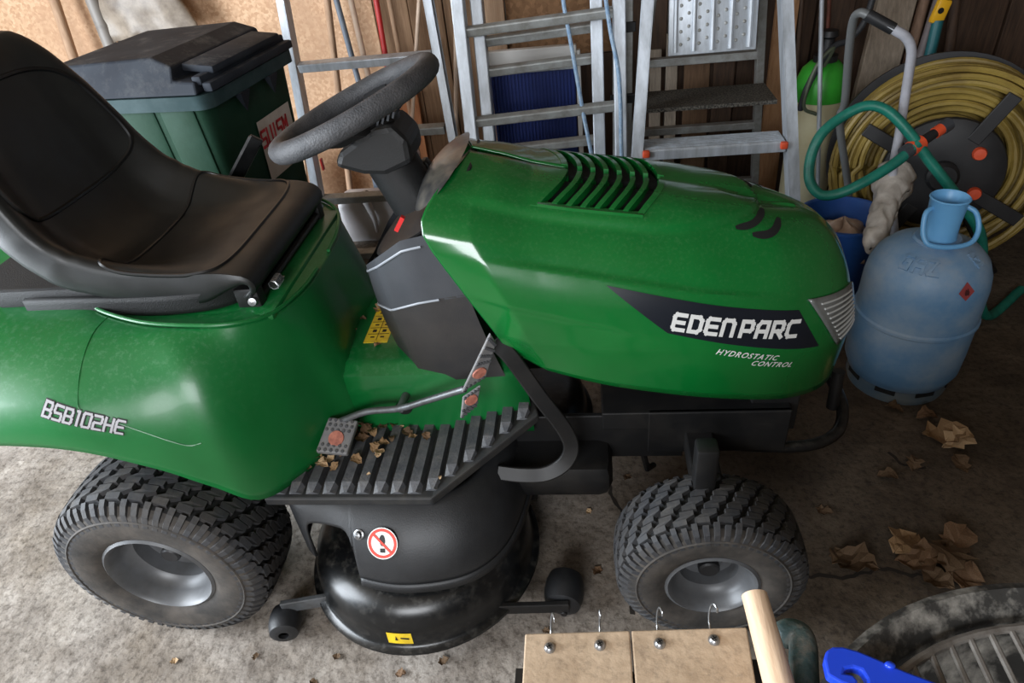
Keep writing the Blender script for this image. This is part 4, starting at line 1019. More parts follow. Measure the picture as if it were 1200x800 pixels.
# navy ribbed panel in pale frame
NP = empty('ribbed_panel', (.74, 1.66, 0)); tag(NP, 'navy blue ribbed panel with white top frame behind the extension ladder', 'panel')
M_NAVY = mat('navy_plastic', rgb(28, 46, 110), .4, var=rgb(36, 56, 124), vscale=12)
Q(MB().box((.735, 1.68, .36), (.36, .02, .68), None, .004).out('panel', M_NAVY, None, False), NP)
rib0 = None
for k in range(24):
    x_ = .565+k*.0148
    r = Q(MB().box((x_, 1.667, .36), (.006, .01, .66)).out('rib', M_NAVY, None, False), NP)
Q(MB().box((.735, 1.672, .735), (.38, .035, .055), None, .005).out('top_frame', mat('white_plastic_frame', rgb(206, 204, 200), .5), None, False), NP)
Q(MB().box((.735, 1.672, .685), (.37, .03, .035), None, .005).out('frame_strip', M_ALU, None, False), NP)
Q(MB().box((.93, 1.675, .37), (.02, .03, .74), None, .003).out('side_frame', MATS['white_plastic_frame'], None, False), NP)

# ------------------------------------------------------------------ poles against the wall
def pole(name, p0, p1, r, m, label, cat='pole', r1=None):
    o = MB().tube([p0, Vector(p0).lerp(Vector(p1), .5), p1], [r, (r+(r1 or r))/2, r1 or r], 10).out(name, m); tag(o, label, cat, 'poles and handles along the back wall'); return o
M_REDPOLE = mat('red_painted_pole', rgb(196, 40, 38), .4, var=rgb(170, 34, 32), vscale=20)
M_BLUEG = mat('blue_grey_pole', rgb(96, 108, 124), .45, var=rgb(120, 128, 138), vscale=20)
M_WHITEP2 = mat('cream_pole', rgb(214, 190, 168), .5, var=rgb(196, 170, 146), vscale=14)
WPN = [0]
def wallpole(x0, y0, x1, y1, r, m, label, top=1.5, yb=1.80, yt=1.91):
    a, b = at(x0, y0, y=yt-.02), at(x1, y1, y=yb+.03); d = (a-b)/(a.z-b.z); foot = b-d*b.z; head = b+d*(top-b.z)
    k_ = .032*(WPN[0] % 4); WPN[0] += 1; foot.y = yb-.10-k_; head.y = yt-k_; foot.z = 0.003
    return pole('tool_handle', foot, head, r, m, label)
wallpole(388, 0, 399, 100, .016, M_STICK, 'greyish wooden pole, leftmost inside the wide ladder')
wallpole(402, 0, 420, 75, .013, M_BLUEG, 'thin blue-grey metal pole inside the wide ladder')
wallpole(421, 0, 436, 75, .013, M_WHITEP2, 'pale cream pole beside the blue-grey pole')
wallpole(452, 0, 473, 130, .012, M_REDPOLE, 'bright red pole behind the steering wheel')
wallpole(460, 0, 489, 150, .011, M_STICK, 'thin tan wooden stick just right of the red pole')
wallpole(494, 40, 487, 150, .009, M_WHITEP2, 'thin pale stick by the right ladder rail')
wallpole(512, 0, 532, 125, .014, M_DKWD, 'dark brown stick beside the extension ladder')
wallpole(541, 40, 541, 150, .010, M_WHITEP2, 'pale pinkish stick at the left rail of the extension ladder')
wallpole(69, 0, 88, 60, .022, M_STICK, 'thick round wooden pole at the far left of the chipboard', yt=1.88)
wallpole(119, 0, 131, 34, .03, mat('grey_pipe', rgb(130, 124, 118), .5, var=rgb(70, 66, 62), vscale=4, vlo=.45, vhi=.6), 'thick grey plastic pipe above the bin lid', yt=1.87)
# crumpled plastic wrap on the wall above the bin
def crumple(name, fn, nu, nv, m, label, cat, amp, sc, sol=.002):
    def g_(a, b):
        p = Vector(fn(a, b)); return p+Vector(noise.noise_vector(p*sc))*amp
    o = MB().grid(g_, nu, nv).out(name, m, None, True, solid=sol); tag(o, label, cat); return o
M_WRAP = mat('clear_plastic_wrap', rgb(150, 138, 124), .4, var=rgb(104, 92, 80), vscale=14, spec=.4)
def wrapfn(a, b):
    an = a*2*PI; r = .05+.10*b; p = at(172, 4, y=1.84); return (p.x+r*1.5*math.cos(an), p.y-.05+.04*math.sin(an)*1, p.z+.42-.55*b)
crumple('plastic_wrap', wrapfn, 40, 16, M_WRAP, 'crumpled clear plastic wrap hanging on the wall above the bin', 'plastic wrap', .02, 14)
tag(MB().bar(at(158, 20, y=1.83), at(150, -90, y=1.86), .014, .014).out('aluminium_strip', M_ALU, None, False), 'shiny aluminium strip standing behind the bin lid', 'strip')

# ------------------------------------------------------------------ things on the floor behind the pedestal
J = empty('jerrycan', (-.06, 1.55, 0)); tag(J, 'white plastic jerrycan with a black cap behind the lowest ladder rung', 'canister')
M_JER = mat('translucent_white_plastic', rgb(206, 204, 206), .35, var=rgb(190, 188, 190), vscale=6)
Q(MB().box((-.05, 1.56, .11), (.30, .17, .22), None, .035).out('body', M_JER), J)
Q(MB().tube(cr([(-.03, 1.47, .06), (-.02, 1.45, .14), (-.04, 1.46, .215), (-.06, 1.50, .235)], 5), [.006+.0013*k for k in range(16)], 10).out('spout', M_JER), J)
Q(MB().lathe([(.028, 0), (.030, .005), (.030, .03), (.026, .036), (0, .036)], 20, (-.045, 1.485, .215), (-.1, -.3, 1)).out('cap', M_BLK), J)
tag(MB().box((.06, 1.845, .29), (.24, .02, .58), Matrix.Rotation(-.07, 4, 'X')).out('plywood_offcut', M_ORW, None, False), 'orange brown plywood offcut standing behind the steering column', 'board')
tag(MB().bar((-.06, 1.72, 0), (-.075, 1.80, .46), .045, .03, (0, 1, 0)).out('grey_post', M_BLUEG, None, False), 'short blue-grey metal post in front of the plywood offcut', 'post')
hp = [Vector((-.05+.22*math.cos(2*PI*k/40), 1.70-.035*math.sin(2*PI*k/40)*1, .30+.05*math.sin(2*PI*k/40))) for k in range(40)]
tag(MB().tube(cr([(-.40, 1.72, .012), (-.33, 1.67, .012), (-.27, 1.70, .012), (-.25, 1.78, .012), (-.29, 1.83, .012), (-.35, 1.84, .012)], 6), .011, 8).out('green_hose_end', mat('teal_hose', rgb(24, 122, 104), .45, var=rgb(16, 96, 82), vscale=30)), 'short piece of green hose on the floor by the jerrycan', 'hose')
tag(MB().box((-.52, 1.62, .20), (.30, .015, .40), Matrix.Rotation(-.15, 4, 'X') @ Matrix.Rotation(.1, 4, 'Y')).out('cardboard_sheet', mat('cardboard', rgb(196, 166, 134), .85, var=rgb(178, 148, 118), vscale=8), None, False), 'tan cardboard sheet standing by the bin', 'cardboard')

# ------------------------------------------------------------------ right-hand corner
SPR = empty('pressure_sprayer', (1.90, 1.60, 0)); tag(SPR, 'cream garden pressure sprayer with bright green collar beside the step ladder', 'sprayer')
M_TANK = mat('cream_tank_plastic', rgb(206, 200, 168), .4, var=rgb(190, 176, 132), vscale=4)
M_LIME = mat('lime_plastic', rgb(60, 168, 52), .4, var=rgb(48, 150, 44), vscale=8)
sc_ = Vector((1.90, 1.60, 0))
Q(MB().lathe([(0, .0), (.085, 0), (.095, .015), (.098, .10), (.100, .34), (.098, .50)], 36, sc_).out('tank', M_TANK), SPR)
Q(MB().lathe([(.102, .495), (.102, .515), (.098, .56), (.080, .61), (.055, .635), (.03, .64), (0, .64)], 36, sc_).out('collar', M_LIME), SPR)
Q(MB().lathe([(.045, .635), (.045, .66), (.03, .665), (.022, .72), (.035, .73), (.03, .75), (0, .75)], 24, sc_).out('pump', M_BLK), SPR)
Q(MB().tube(cr([sc_+Vector((-.085, -.06, .47)), sc_+Vector((-.075, -.075, .56)), sc_+Vector((-.03, -.06, .66)), sc_+Vector((.02, -.03, .70)), sc_+Vector((.07, -.01, .71)), sc_+Vector((.12, .0, .77)), sc_+Vector((.14, .01, .90)), sc_+Vector((.145, .02, 1.05))], 6), .012, 10).out('carrying_handle', M_GREY), SPR)
Q(MB().tube(cr([sc_+Vector((-.03, -.10, .46)), sc_+Vector((-.085, -.10, .50)), sc_+Vector((-.06, -.09, .64)), sc_+Vector((.0, -.07, .70)), sc_+Vector((-.02, -.05, .62))], 6), .007, 8).out('feed_hose', mat('grey_green_hose', rgb(88, 96, 78), .5)), SPR)
Q(MB().tube([at(958, 234, y=1.44), at(963, 0, y=1.52), at(965, -60, y=1.54)], .0085, 8).out('lance', M_ALU), SPR)
# planks and tool handles leaning in the corner
tag(MB().bar((2.045, 1.50, 0), (2.235, 1.84, 1.25), .15, .03, (0, 1, .3), .004).out('leaning_plank', M_GREYW, None, False), 'wide weathered grey plank leaning behind the hose reel', 'plank')
tag(MB().bar((1.78, 1.76, 0), (1.80, 1.90, 1.3), .09, .03, (0, 1, 0), .003).out('leaning_batten', wood_mat('tan_rough_wood', rgb(140, 100, 66), rgb(168, 128, 92)), None, False), 'tan rough wooden batten standing behind the sprayer', 'plank')
def cornerstick(x0, y0, x1, y1, Y0, Y1, r, m, label):
    a, b = at(x0, y0, y=Y0), at(x1, y1, y=Y1); d = (a-b)/(a.z-b.z); foot = b-d*(b.z-.004); head = a+d*.45
    head.y = min(head.y, YB-.06); o = MB().tube([foot, head], r, 10).out('tool_handle', m); tag(o, label, 'tool handle', 'tool handles leaning in the right corner'); return o
M_STICKD = wood_mat('dull_wooden_handle', rgb(118, 92, 74), rgb(146, 118, 98))
cornerstick(1083, 0, 1062, 80, 1.74, 1.70, .020, M_STICKD, 'brown wooden tool handle in the right corner, left of the grey handle')
cornerstick(1100, 0, 1078, 70, 1.68, 1.64, .019, mat('grey_handle', rgb(122, 112, 112), .6, var=rgb(100, 92, 92), vscale=10), 'greyish tool handle left of the teal and yellow one')
cornerstick(1120, 0, 1108, 95, 1.80, 1.76, .020, M_DKWD, 'dark brown tool handle at the far right edge')
cornerstick(1050, 20, 1030, 110, 1.84, 1.81, .013, M_ORW, 'thin reddish stick behind the grey plank')
cornerstick(940, 0, 935, 60, 1.84, 1.82, .010, M_DKWD, 'thin dark rod left of the sprayer lance')
cornerstick(972, 0, 968, 70, 1.84, 1.82, .008, mat('rusty_rod', rgb(110, 60, 44), .7, var=rgb(84, 48, 36), vscale=20), 'thin rusty rod behind the sprayer')
TG = empty('teal_tool', at(1085, 95, y=1.57)); tag(TG, 'teal tool handle with a yellow hanging end in the right corner', 'tool handle', 'tool handles leaning in the right corner')
ta, tb = at(1103, 8, y=1.60), at(1082, 97, y=1.57); td = (ta-tb)/(ta.z-tb.z); tf = tb-td*(tb.z-.004)
Q(MB().tube([tf, tb, ta-td*.045], [.016, .020, .020], 12).out('shaft', mat('teal_plastic', rgb(30, 92, 98), .45, var=rgb(40, 104, 108), vscale=9)), TG)
Q(MB().box(ta-td*.015, (.05, .03, .085), Matrix.Rotation(.2, 4, 'Y'), .010).out('hanging_end', mat('yellow_plastic', rgb(226, 170, 32), .4)), TG)
Q(MB().lathe([(.0001, .002), (.010, .002), (.011, 0)], 14, ta-td*.01+Vector((-.005, -.0155, 0)), (0, -1, 0)).out('hanging_hole', M_DARK), TG)
# hose reel cart
RC = Vector((2.20, 1.14, .37)); RA = Vector((-.30, -.95, .12)).normalized(); re1 = RA.cross(Vector((0, 0, 1))).normalized(); re2 = re1.cross(RA)
REEL = empty('hose_reel_cart', (2.20, 1.14, 0)); tag(REEL, 'black hose reel cart with grey tube handle in the right corner', 'hose reel')
M_REEL = mat('black_reel_plastic', rgb(24, 24, 26), .5, var=rgb(38, 38, 40), vscale=10)
Q(MB().lathe([(.10, -.16), (.355, -.16), (.362, -.15), (.362, -.135), (.10, -.14)], 56, RC, RA).out('reel_flange', M_REEL), REEL)
Q(MB().lathe([(.12, -.15), (.12, .10)], 32, RC, RA).out('drum', M_REEL), REEL)
FL = Q(MB().lathe([(.04, .115), (.14, .12), (.185, .105), (.19, .095), (.185, .085), (.04, .09)], 40, RC, RA).out('reel_flange', M_REEL), REEL)
for k in range(4):
    an = k*PI/2+.5; p = RC+(re1*math.cos(an)+re2*math.sin(an))*.13+RA*.115; q_ = RC+(re1*math.cos(an)+re2*math.sin(an))*.30+RA*.11
    Q(MB().bar(p, q_, .045, .012, RA, .003).out('flange_spoke', M_REEL, None, False), REEL)
for an in (2.4, 3.6): 
    Q(MB().lathe([(.02, .12), (.022, .135), (.018, .145), (0, .146)], 16, RC+(re1*math.cos(an)+re2*math.sin(an))*.12, RA).out('red_knob', M_REDC), REEL)
Q(MB().lathe([(.05, .115), (.05, .15), (.04, .16), (0, .16)], 24, RC, RA).out('hub', M_REEL), REEL)
for s_ in (-.14, .09):
    pts = [RC+RA*s_+re1*.26+Vector((0, 0, -.1)), RC+RA*s_, RC+RA*s_-re1*.26+Vector((0, 0, -.1))]
    fl = [Vector((p.x, p.y, .014)) for p in (pts[0], pts[2])]
    Q(MB().tube([fl[0], RC+RA*s_*1.12, fl[1]], .012, 8).out('stand_leg', M_FRAME), REEL)
# yellow hose wound on the reel
M_HOSEY = mat('yellow_brown_hose', rgb(150, 128, 62), .5, var=rgb(108, 88, 44), vscale=7, vlo=.4, vhi=.7)
hp = []; lay = [(.145+i*.0215, j) for i in range(9) for j in range(1)]
rnd = random.Random(3); N_T = 60
for li, R_ in enumerate([.335, .312, .29, .268, .246, .224, .202, .18, .158]):
    for wi in range(5 if li < 3 else 3):
        off = .075-.047*wi-.006*li if li % 2 == 0 else .075-.047*(4-wi if li < 3 else 2-wi)-.006*li
        for k in range(N_T):
            an = 2*PI*k/N_T; w_ = .010*math.sin(an*2+li*1.7+wi)+.008*math.sin(an*3+wi*2.1)
            hp.append(RC+(re1*math.cos(an)+re2*math.sin(an))*(R_+w_*.45+.004*math.sin(an+wi))+RA*(off+w_))
ho = MB().tube(hp, .0105, 7).out('yellow_hose', M_HOSEY); tag(ho, 'long yellow-brown garden hose wound on the black reel', 'hose')
# cart handle: grey tube with black grip
Q(MB().tube(cr([(2.02, .78, .06), at(1045, 228, y=.82), at(1055, 150, y=.84), at(1066, 80, y=.855), at(1068, 58, y=.858), at(1062, 44, y=.862), at(1050, 36, y=.87), at(1038, 29, y=.88)], 6), .0135, 12).out('handle_tube', mat('light_grey_tube', rgb(176, 178, 186), .35, var=rgb(150, 150, 156), vscale=12)), REEL)
Q(MB().tube([at(1047, 34, y=.875), at(1016, 17, y=.90)], .0165, 12).out('handle_grip', M_BLK), REEL)
Q(MB().tube(cr([at(1018, 18, y=.90), at(1008, 15, y=.92), at(1000, 24, y=.95), at(995, 60, y=.98), at(990, 120, y=1.02), at(984, 145, y=1.04), (1.90, 1.10, .30), (1.95, 1.12, .10)], 6), .0125, 12).out('handle_tube', mat('dull_grey_tube', rgb(96, 98, 98), .45)), REEL)
# teal suction hose looping in front of the reel
M_TEAL = MATS['teal_hose']
tp = [(1076, 168, .74), (1050, 190, .72), (1015, 212, .70), (985, 226, .70), (962, 228, .72), (949, 212, .75), (950, 185, .78), (962, 158, .80), (985, 138, .82), (1015, 124, .82), (1040, 130, .80), (1065, 155, .76), (1088, 187, .73), (1110, 215, .70), (1128, 240, .68), (1150, 280, .66)]
pts = cr([at(a_, b_, y=Y_) for a_, b_, Y_ in tp]+[Vector((2.20, .66, .12)), Vector((2.28, .70, .018)), Vector((2.45, .85, .018))], 6)
th_ = MB().tube(pts, .0155, 10).out('teal_hose_loop', M_TEAL); tag(th_, 'thick teal green hose looping in front of the yellow hose reel', 'hose')
HC = empty('hose_connector', at(1075, 170, y=.745)); tag(HC, 'orange and grey hose connector on the end of the teal hose', 'connector')
ca, cb_ = at(1056, 182, y=.725), at(1112, 145, y=.80); dv = (cb_-ca)
Q(MB().tube([ca+dv*.05, ca+dv*.22], .021, 14).out('grey_sleeve', M_GREY), HC)
Q(MB().tube([ca+dv*.20, ca+dv*.42], .023, 14).out('orange_nut', M_REDC), HC)
Q(MB().tube([ca+dv*.40, ca+dv*.80], [.016, .013], 14).out('stem', M_REEL), HC)
Q(MB().tube([ca+dv*.70, ca+dv*.86], .017, 14).out('orange_ring', M_REDC), HC)
Q(MB().tube([ca+dv*.84, ca+dv*1.0], .020, 14).out('grey_end', M_GREY), HC)
# gas bottle
GB = empty('gas_bottle', (1.88, .42, 0)); tag(GB, 'blue steel butane gas bottle with light blue cap at the right', 'gas bottle')
gc = Vector((1.88, .42, 0))
M_GAS = mat('worn_blue_paint', rgb(98, 140, 178), .5, var=rgb(146, 166, 184), vscale=7, vlo=.38, vhi=.72, bump=.15, bscale=60, dust=(rgb(168, 164, 158), .75, 9))
M_GASC = mat('light_blue_plastic', rgb(110, 172, 218), .4, var=rgb(98, 160, 208), vscale=9)
Q(MB().lathe([(.118, .035), (.140, .05), (.154, .085), (.156, .14), (.156, .245), (.1605, .250), (.1605, .258), (.156, .263), (.155, .36), (.150, .395), (.136, .43), (.110, .458), (.075, .474), (.045, .480), (0, .482)], 56, gc).out('body', M_GAS), GB)
fm_ = MB().lathe([(.128, .0), (.134, .0), (.138, .012), (.136, .03), (.133, .06), (.128, .06)], 56, gc); Q(fm_.out('foot_ring', mat('foot_ring_paint', rgb(74, 96, 112), .6, var=rgb(110, 116, 116), vscale=12)), GB)
for k in range(8):
    an = 2*PI*k/8+.2; p = gc+Vector((math.cos(an)*.137, math.sin(an)*.137, .042)); Q(MB().box(p, (.004, .055, .018), Matrix.Rotation(an, 4, 'Z'), .002).out('foot_slot', M_DARK, None, False), GB)
Q(MB().lathe([(.058, .476), (.060, .482), (.055, .487), (.040, .487)], 36, gc).out('neck_ring', M_GAS), GB)
CAP = Q(MB().lathe([(.044, .484), (.042, .50), (.041, .53), (.045, .595), (.048, .599), (.045, .602), (.041, .597), (.037, .56), (.0, .555)], 32, gc).out('cap', M_GASC), GB)
hd = cr([(-.036, -.008, .575), (-.050, -.018, .57), (-.054, -.028, .545), (-.052, -.040, .515), (-.040, -.052, .497), (0, -.058, .492), (.040, -.052, .497), (.056, -.040, .515), (.058, -.028, .54), (.050, -.018, .565), (.036, -.008, .575)], 5)
r = MB().tube([gc+Vector((p.x*1.2, p.y*1.2, p.z)) for p in hd], .0065, 10).out('cap_handle', M_GASC); r.parent = CAP
# embossed lettering and the red hazard diamond on the shoulder
GBVH = BVHTree.FromPolygons([tuple(v) for v in MB().lathe([(.156, .263), (.155, .36), (.150, .395), (.136, .43), (.110, .458), (.075, .474), (.045, .480)], 56, gc).v], MB().lathe([(.156, .263), (.155, .36), (.150, .395), (.136, .43), (.110, .458), (.075, .474), (.045, .480)], 56, gc).f)
def gas_pt(an, r, off):
    z_ = [(.045, .480), (.075, .474), (.110, .458), (.136, .43), (.150, .395), (.155, .36)]
    zz = pl(z_, r)[0]; return gc+Vector((math.cos(an)*r, math.sin(an)*r, zz))+Vector((math.cos(an)*.4, math.sin(an)*.4, .9)).normalized()*off
for txt, a0_, r0_ in (('GAZ', -2.62, .128), ('6', -1.02, .118)):
    txt = txt.replace('6', 'G'); q, L = lettering(txt, .022, .028, .014, .007); mb = MB()
    for quad in q:
        top = [gas_pt(a0_+p.x/r0_, r0_-p.y, .0045) for p in quad]; bot = [gas_pt(a0_+p.x/r0_, r0_-p.y, -.001) for p in quad]
        mb.add(top+bot, [(0, 1, 2, 3), (0, 4, 5, 1), (1, 5, 6, 2), (2, 6, 7, 3), (3, 7, 4, 0)])
    Q(mb.out('embossed_letters', M_GAS, None, False), GB)
def gas_side(an, z_, off): 
    r_ = pl([(.26, .156), (.36, .155), (.395, .150), (.43, .136), (.458, .110)], z_)[0]+off; return gc+Vector((math.cos(an)*r_, math.sin(an)*r_, z_))
ca_ = -1.35
dm = [(0, .036), (.17, 0), (0, -.030), (-.17, 0)]
Q(MB().add([gas_side(ca_+a_*.85, .400+z_*.75, .0025) for a_, z_ in dm], [(0, 1, 2, 3)]).out('hazard_diamond', mat('faded_red_print', rgb(150, 62, 62), .6), None, False), GB)
fl_ = [(-.03, -.008), (.03, -.008), (.035, .002), (.01, .016), (0, .008), (-.02, .012), (-.035, .0)]
Q(MB().add([gas_side(ca_+a_*1.2, .400+z_*.75, .0034) for a_, z_ in fl_], [tuple(range(7))]).out('flame_print', mat('dark_red_ink', rgb(70, 24, 26), .6), None, False), GB)
# blue bucket with rolled plastic
BK = empty('bucket', (1.835, .93, 0)); tag(BK, 'dark blue plastic bucket between the mower nose and the hose reel', 'bucket')
M_BUCK = mat('blue_bucket_plastic', rgb(24, 62, 124), .45, var=rgb(34, 76, 138), vscale=8)
bc = Vector((1.835, .93, 0))
Q(MB().lathe([(0, .004), (.105, .0), (.112, .01), (.143, .29), (.152, .295), (.152, .303), (.143, .305), (.138, .30), (.106, .02), (0, .016)], 40, bc).out('pail', M_BUCK), BK)
M_BAG = mat('grey_clear_bag', rgb(206, 200, 192), .3, var=rgb(158, 150, 140), vscale=18, spec=.6)
def bagfn(a, b):
    p = Vector((1.80, .60, .355)).lerp(Vector((1.935, .865, .40)), b); an = a*2*PI; r_ = pl([(0, .004), (.04, .030), (.15, .036), (.6, .044), (.8, .052), (1, .072)], b)[0]
    return p+Vector((.75*math.cos(an), -.35*math.cos(an), math.sin(an)*1.0))*r_+Vector((0, 0, .05*b))
crumple('rolled_plastic', bagfn, 28, 30, M_BAG, 'crumpled grey plastic bag roll lying over the blue bucket', 'plastic bag', .012, 30, .002)
def bag2(a, b):
    an = a*2*PI; r_ = .12*math.sin(b*PI*.5)+.002; return bc+Vector((r_*math.cos(an), r_*math.sin(an), .27-.10*b+.02*math.sin(an*3)))
crumple('brown_bag', bag2, 32, 14, mat('brown_bag_plastic', rgb(140, 114, 94), .45, var=rgb(176, 152, 132), vscale=14), 'crumpled brown plastic bag inside the blue bucket', 'plastic bag', .022, 18, .002)

# ------------------------------------------------------------------ bench with boards, and the kettle grill, near the photographer
ZB = .76
WS = empty('work_stand', (1.0, -.97, 0)); tag(WS, 'dark metal work stand carrying the two pale boards at the bottom edge', 'stand')
for x_, y_ in ((.90, -.93), (1.06, -.93), (.90, -1.02), (1.06, -1.02)): Q(MB().bar((x_, y_, 0), (x_, y_, ZB-.03), .025, .025, (0, 1, 0)).out('leg', M_FRAME, None, False), WS)
Q(MB().box((.985, -.97, ZB-.031), (.24, .14, .018)).out('top_frame', M_FRAME, None, False), WS)
Q(MB().bar((1.118, -.885, ZB-.03), (1.118, -.96, ZB-.03), .02, .05, (1, 0, 0)).out('bracket', M_FRAME, None, False), WS)
M_PINE = mat('pale_plywood_board', rgb(200, 176, 148), .7, var=rgb(166, 142, 116), vscale=22, vlo=.4, vhi=.75, bump=.2, bscale=120, dust=(rgb(96, 82, 70), .75, 110))
def hookboard(x0, x1, cut, lab, screws, hooks):
    B = empty('hook_board', ((x0+x1)/2, -.95, ZB-.021)); tag(B, lab, 'board', 'boards with hooks on the work stand')
    yf0, yf1 = -.874+(x0-.875)*.055, -.874+(x1-.875)*.055
    poly = [(x0, yf0), (x0+.002, -1.08), (x1-(.03 if cut else 0), -1.08)]+([(x1-.028, -.955), (x1-.003, -.925)] if cut else [])+[(x1, yf1)]
    n = len(poly); mb = MB(); mb.add([(p[0], p[1], ZB) for p in poly]+[(p[0], p[1], ZB-.021) for p in poly], [tuple(range(n)), tuple(range(n, 2*n))[::-1]]+[(i, i+n, (i+1) % n+n, (i+1) % n) for i in range(n)])
    Q(mb.out('plank', M_PINE, None, False, fixn=True, bevel=.0015), B)
    for (px, py) in screws:
        p = at(px, py, z=ZB+.002); S = Q(MB().lathe([(.0001, .0030), (.0036, .0026), (.0056, .0003), (.006, -.002)], 20, p).out('screw', M_STEEL), B)
        for a_ in (0, PI/2):
            r = MB().box((p.x, p.y, ZB+.0049), (.0054, .0011, .0006), Matrix.Rotation(a_+.5, 4, 'Z')).out('slot', M_DARK, None, False); r.parent = S
    for (px, py, tilt) in hooks:
        p = at(px, py, z=ZB); p.z = ZB-.010; L_ = .016
        up1 = Vector((0, .012, .008)); pts = [p+Vector((0, -.008, -.001)), p+Vector((0, .004, 0)), p+Vector((0, .010, .004)), p+Vector((tilt*.2, .015, .012)), p+Vector((tilt*.6, .017, .018)), p+Vector((tilt*1.0, .015, .022)), p+Vector((tilt*1.4, .011, .021)), p+Vector((tilt*1.5, .009, .017))]
        Q(MB().tube(cr(pts, 4), .0011, 7).out('hook', M_STEEL), B)
hookboard(.875, .9845, False, 'left pale wooden board with two screws and two hooks', ((644, 758), (703, 755)), ((645, 742, .003), (703, 738, .0006)))
hookboard(.9862, 1.104, True, 'right pale wooden board with a cut corner, two screws and two hooks', ((773, 753), (837, 749)), ((771, 735, .0035), (833, 731, .005)))
HAM = MB(); ha, hb_ = at(884, 697, z=ZB+.035), at(925, 845, z=ZB+.02); hm_ = [ha.lerp(hb_, k/8) for k in range(9)]
HAM.tube([ha-(hb_-ha).normalized()*.001]+hm_, [.0105, .0128, .013, .0132, .0135, .0137, .014, .0142, .0145, .0145], 18)
tag(HAM.out('wooden_tool_handle', wood_mat('bare_ash_handle', rgb(206, 174, 142), rgb(222, 194, 164), .6, (9, 1.2, 9), 7)), 'bare round wooden tool handle lying beside the right board', 'tool handle')
VP = cr([at(915, 752, z=ZB-.005), at(918, 745, z=ZB+.0), at(926, 741, z=ZB+.006), at(936, 744, z=ZB+.008), at(941, 756, z=ZB+.008), at(942, 780, z=ZB+.006), at(944, 840, z=ZB+.0)], 6)
tag(MB().tube(VP, .0135, 16).out('bent_pipe', mat('teal_grey_metal', rgb(62, 84, 84), .5, var=rgb(112, 110, 102), vscale=60, vlo=.45, vhi=.7, bump=.4, bscale=160)), 'bent teal-grey metal pipe handle beside the wooden handle', 'pipe')
# grill
GR = empty('kettle_grill', (1.37, -1.127, 0)); tag(GR, 'round black kettle barbecue with wire grate at the bottom right corner', 'barbecue')
kc = Vector((1.37, -1.127, 0)); ZG = .80
M_ENAM = mat('sooty_black_enamel', rgb(46, 45, 43), .4, var=rgb(150, 146, 138), vscale=30, vlo=.45, vhi=.72, bump=.3, bscale=70)
Q(MB().lathe([(0, ZG-.24), (.12, ZG-.225), (.21, ZG-.16), (.268, ZG-.06), (.283, ZG-.008), (.291, ZG-.004), (.292, ZG+.004), (.284, ZG+.008), (.262, ZG-.012), (.245, ZG-.07), (.19, ZG-.15), (.10, ZG-.20), (0, ZG-.212)], 72, kc).out('bowl', M_ENAM), GR)
M_WIRE = mat('grate_wire', rgb(140, 136, 130), .45, metal=.4, var=rgb(96, 90, 84), vscale=40)
rw = [kc+Vector((math.cos(2*PI*k/72)*.252, math.sin(2*PI*k/72)*.252, ZG-.006)) for k in range(72)]
Q(MB().tube(rw, .0042, 8, closed=True).out('grate_ring', M_WIRE), GR)
bd = (at(1085, 788, z=ZG)-at(1062, 730, z=ZG)); bd.z = 0; bd.normalize(); bn = Vector((bd.y, -bd.x, 0))
for k in range(-12, 13):
    o_ = k*.0198; hl = math.sqrt(max(0, .252**2-o_**2))
    if hl > .04: Q(MB().tube([kc+bn*o_-bd*hl+Vector((0, 0, ZG-.006)), kc+bn*o_+bd*hl+Vector((0, 0, ZG-.006))], .003, 7).out('grate_bar', M_WIRE), GR)
for k in range(3):
    an = 2*PI*k/3-.3; Q(MB().tube([kc+Vector((math.cos(an)*.17, math.sin(an)*.17, ZG-.19)), kc+Vector((math.cos(an)*.25, math.sin(an)*.25, 0.0))], .012, 10).out('leg', M_FRAME), GR)
# blue plastic brush handle on the grate
op = [(966, 772), (968, 762), (976, 757), (988, 757), (1006, 762), (1030, 772), (1062, 786), (1100, 800), (1150, 822), (1140, 850), (1090, 835), (1040, 818), (1018, 808), (1016, 794), (1010, 784), (1000, 781), (990, 783), (989, 788), (1000, 790), (1006, 797), (1004, 806), (985, 799), (970, 790)]
mb = MB(); P2 = [at(a_, b_, z=ZG+.018) for a_, b_ in op]; n = len(P2)
mb.add(P2+[p-Vector((0, 0, .012)) for p in P2], [tuple(range(n)), tuple(range(n, 2*n))[::-1]]+[(i, i+n, (i+1) % n+n, (i+1) % n) for i in range(n)])
BT = empty('blue_brush', at(1080, 810, z=ZG)); tag(BT, 'bright blue plastic brush handle with hook end lying on the grill', 'brush handle')
Q(mb.out('handle', mat('bright_blue_plastic', rgb(28, 62, 196), .3, var=rgb(34, 72, 208), vscale=12, coat=.2), None, False, fixn=True, bevel=.0035), BT)
Q(MB().sph(at(1043, 779, z=ZG+.019), .0035, 12, 8, (1.3, 1, .7)).out('rest_nub', MATS['bright_blue_plastic']), BT)

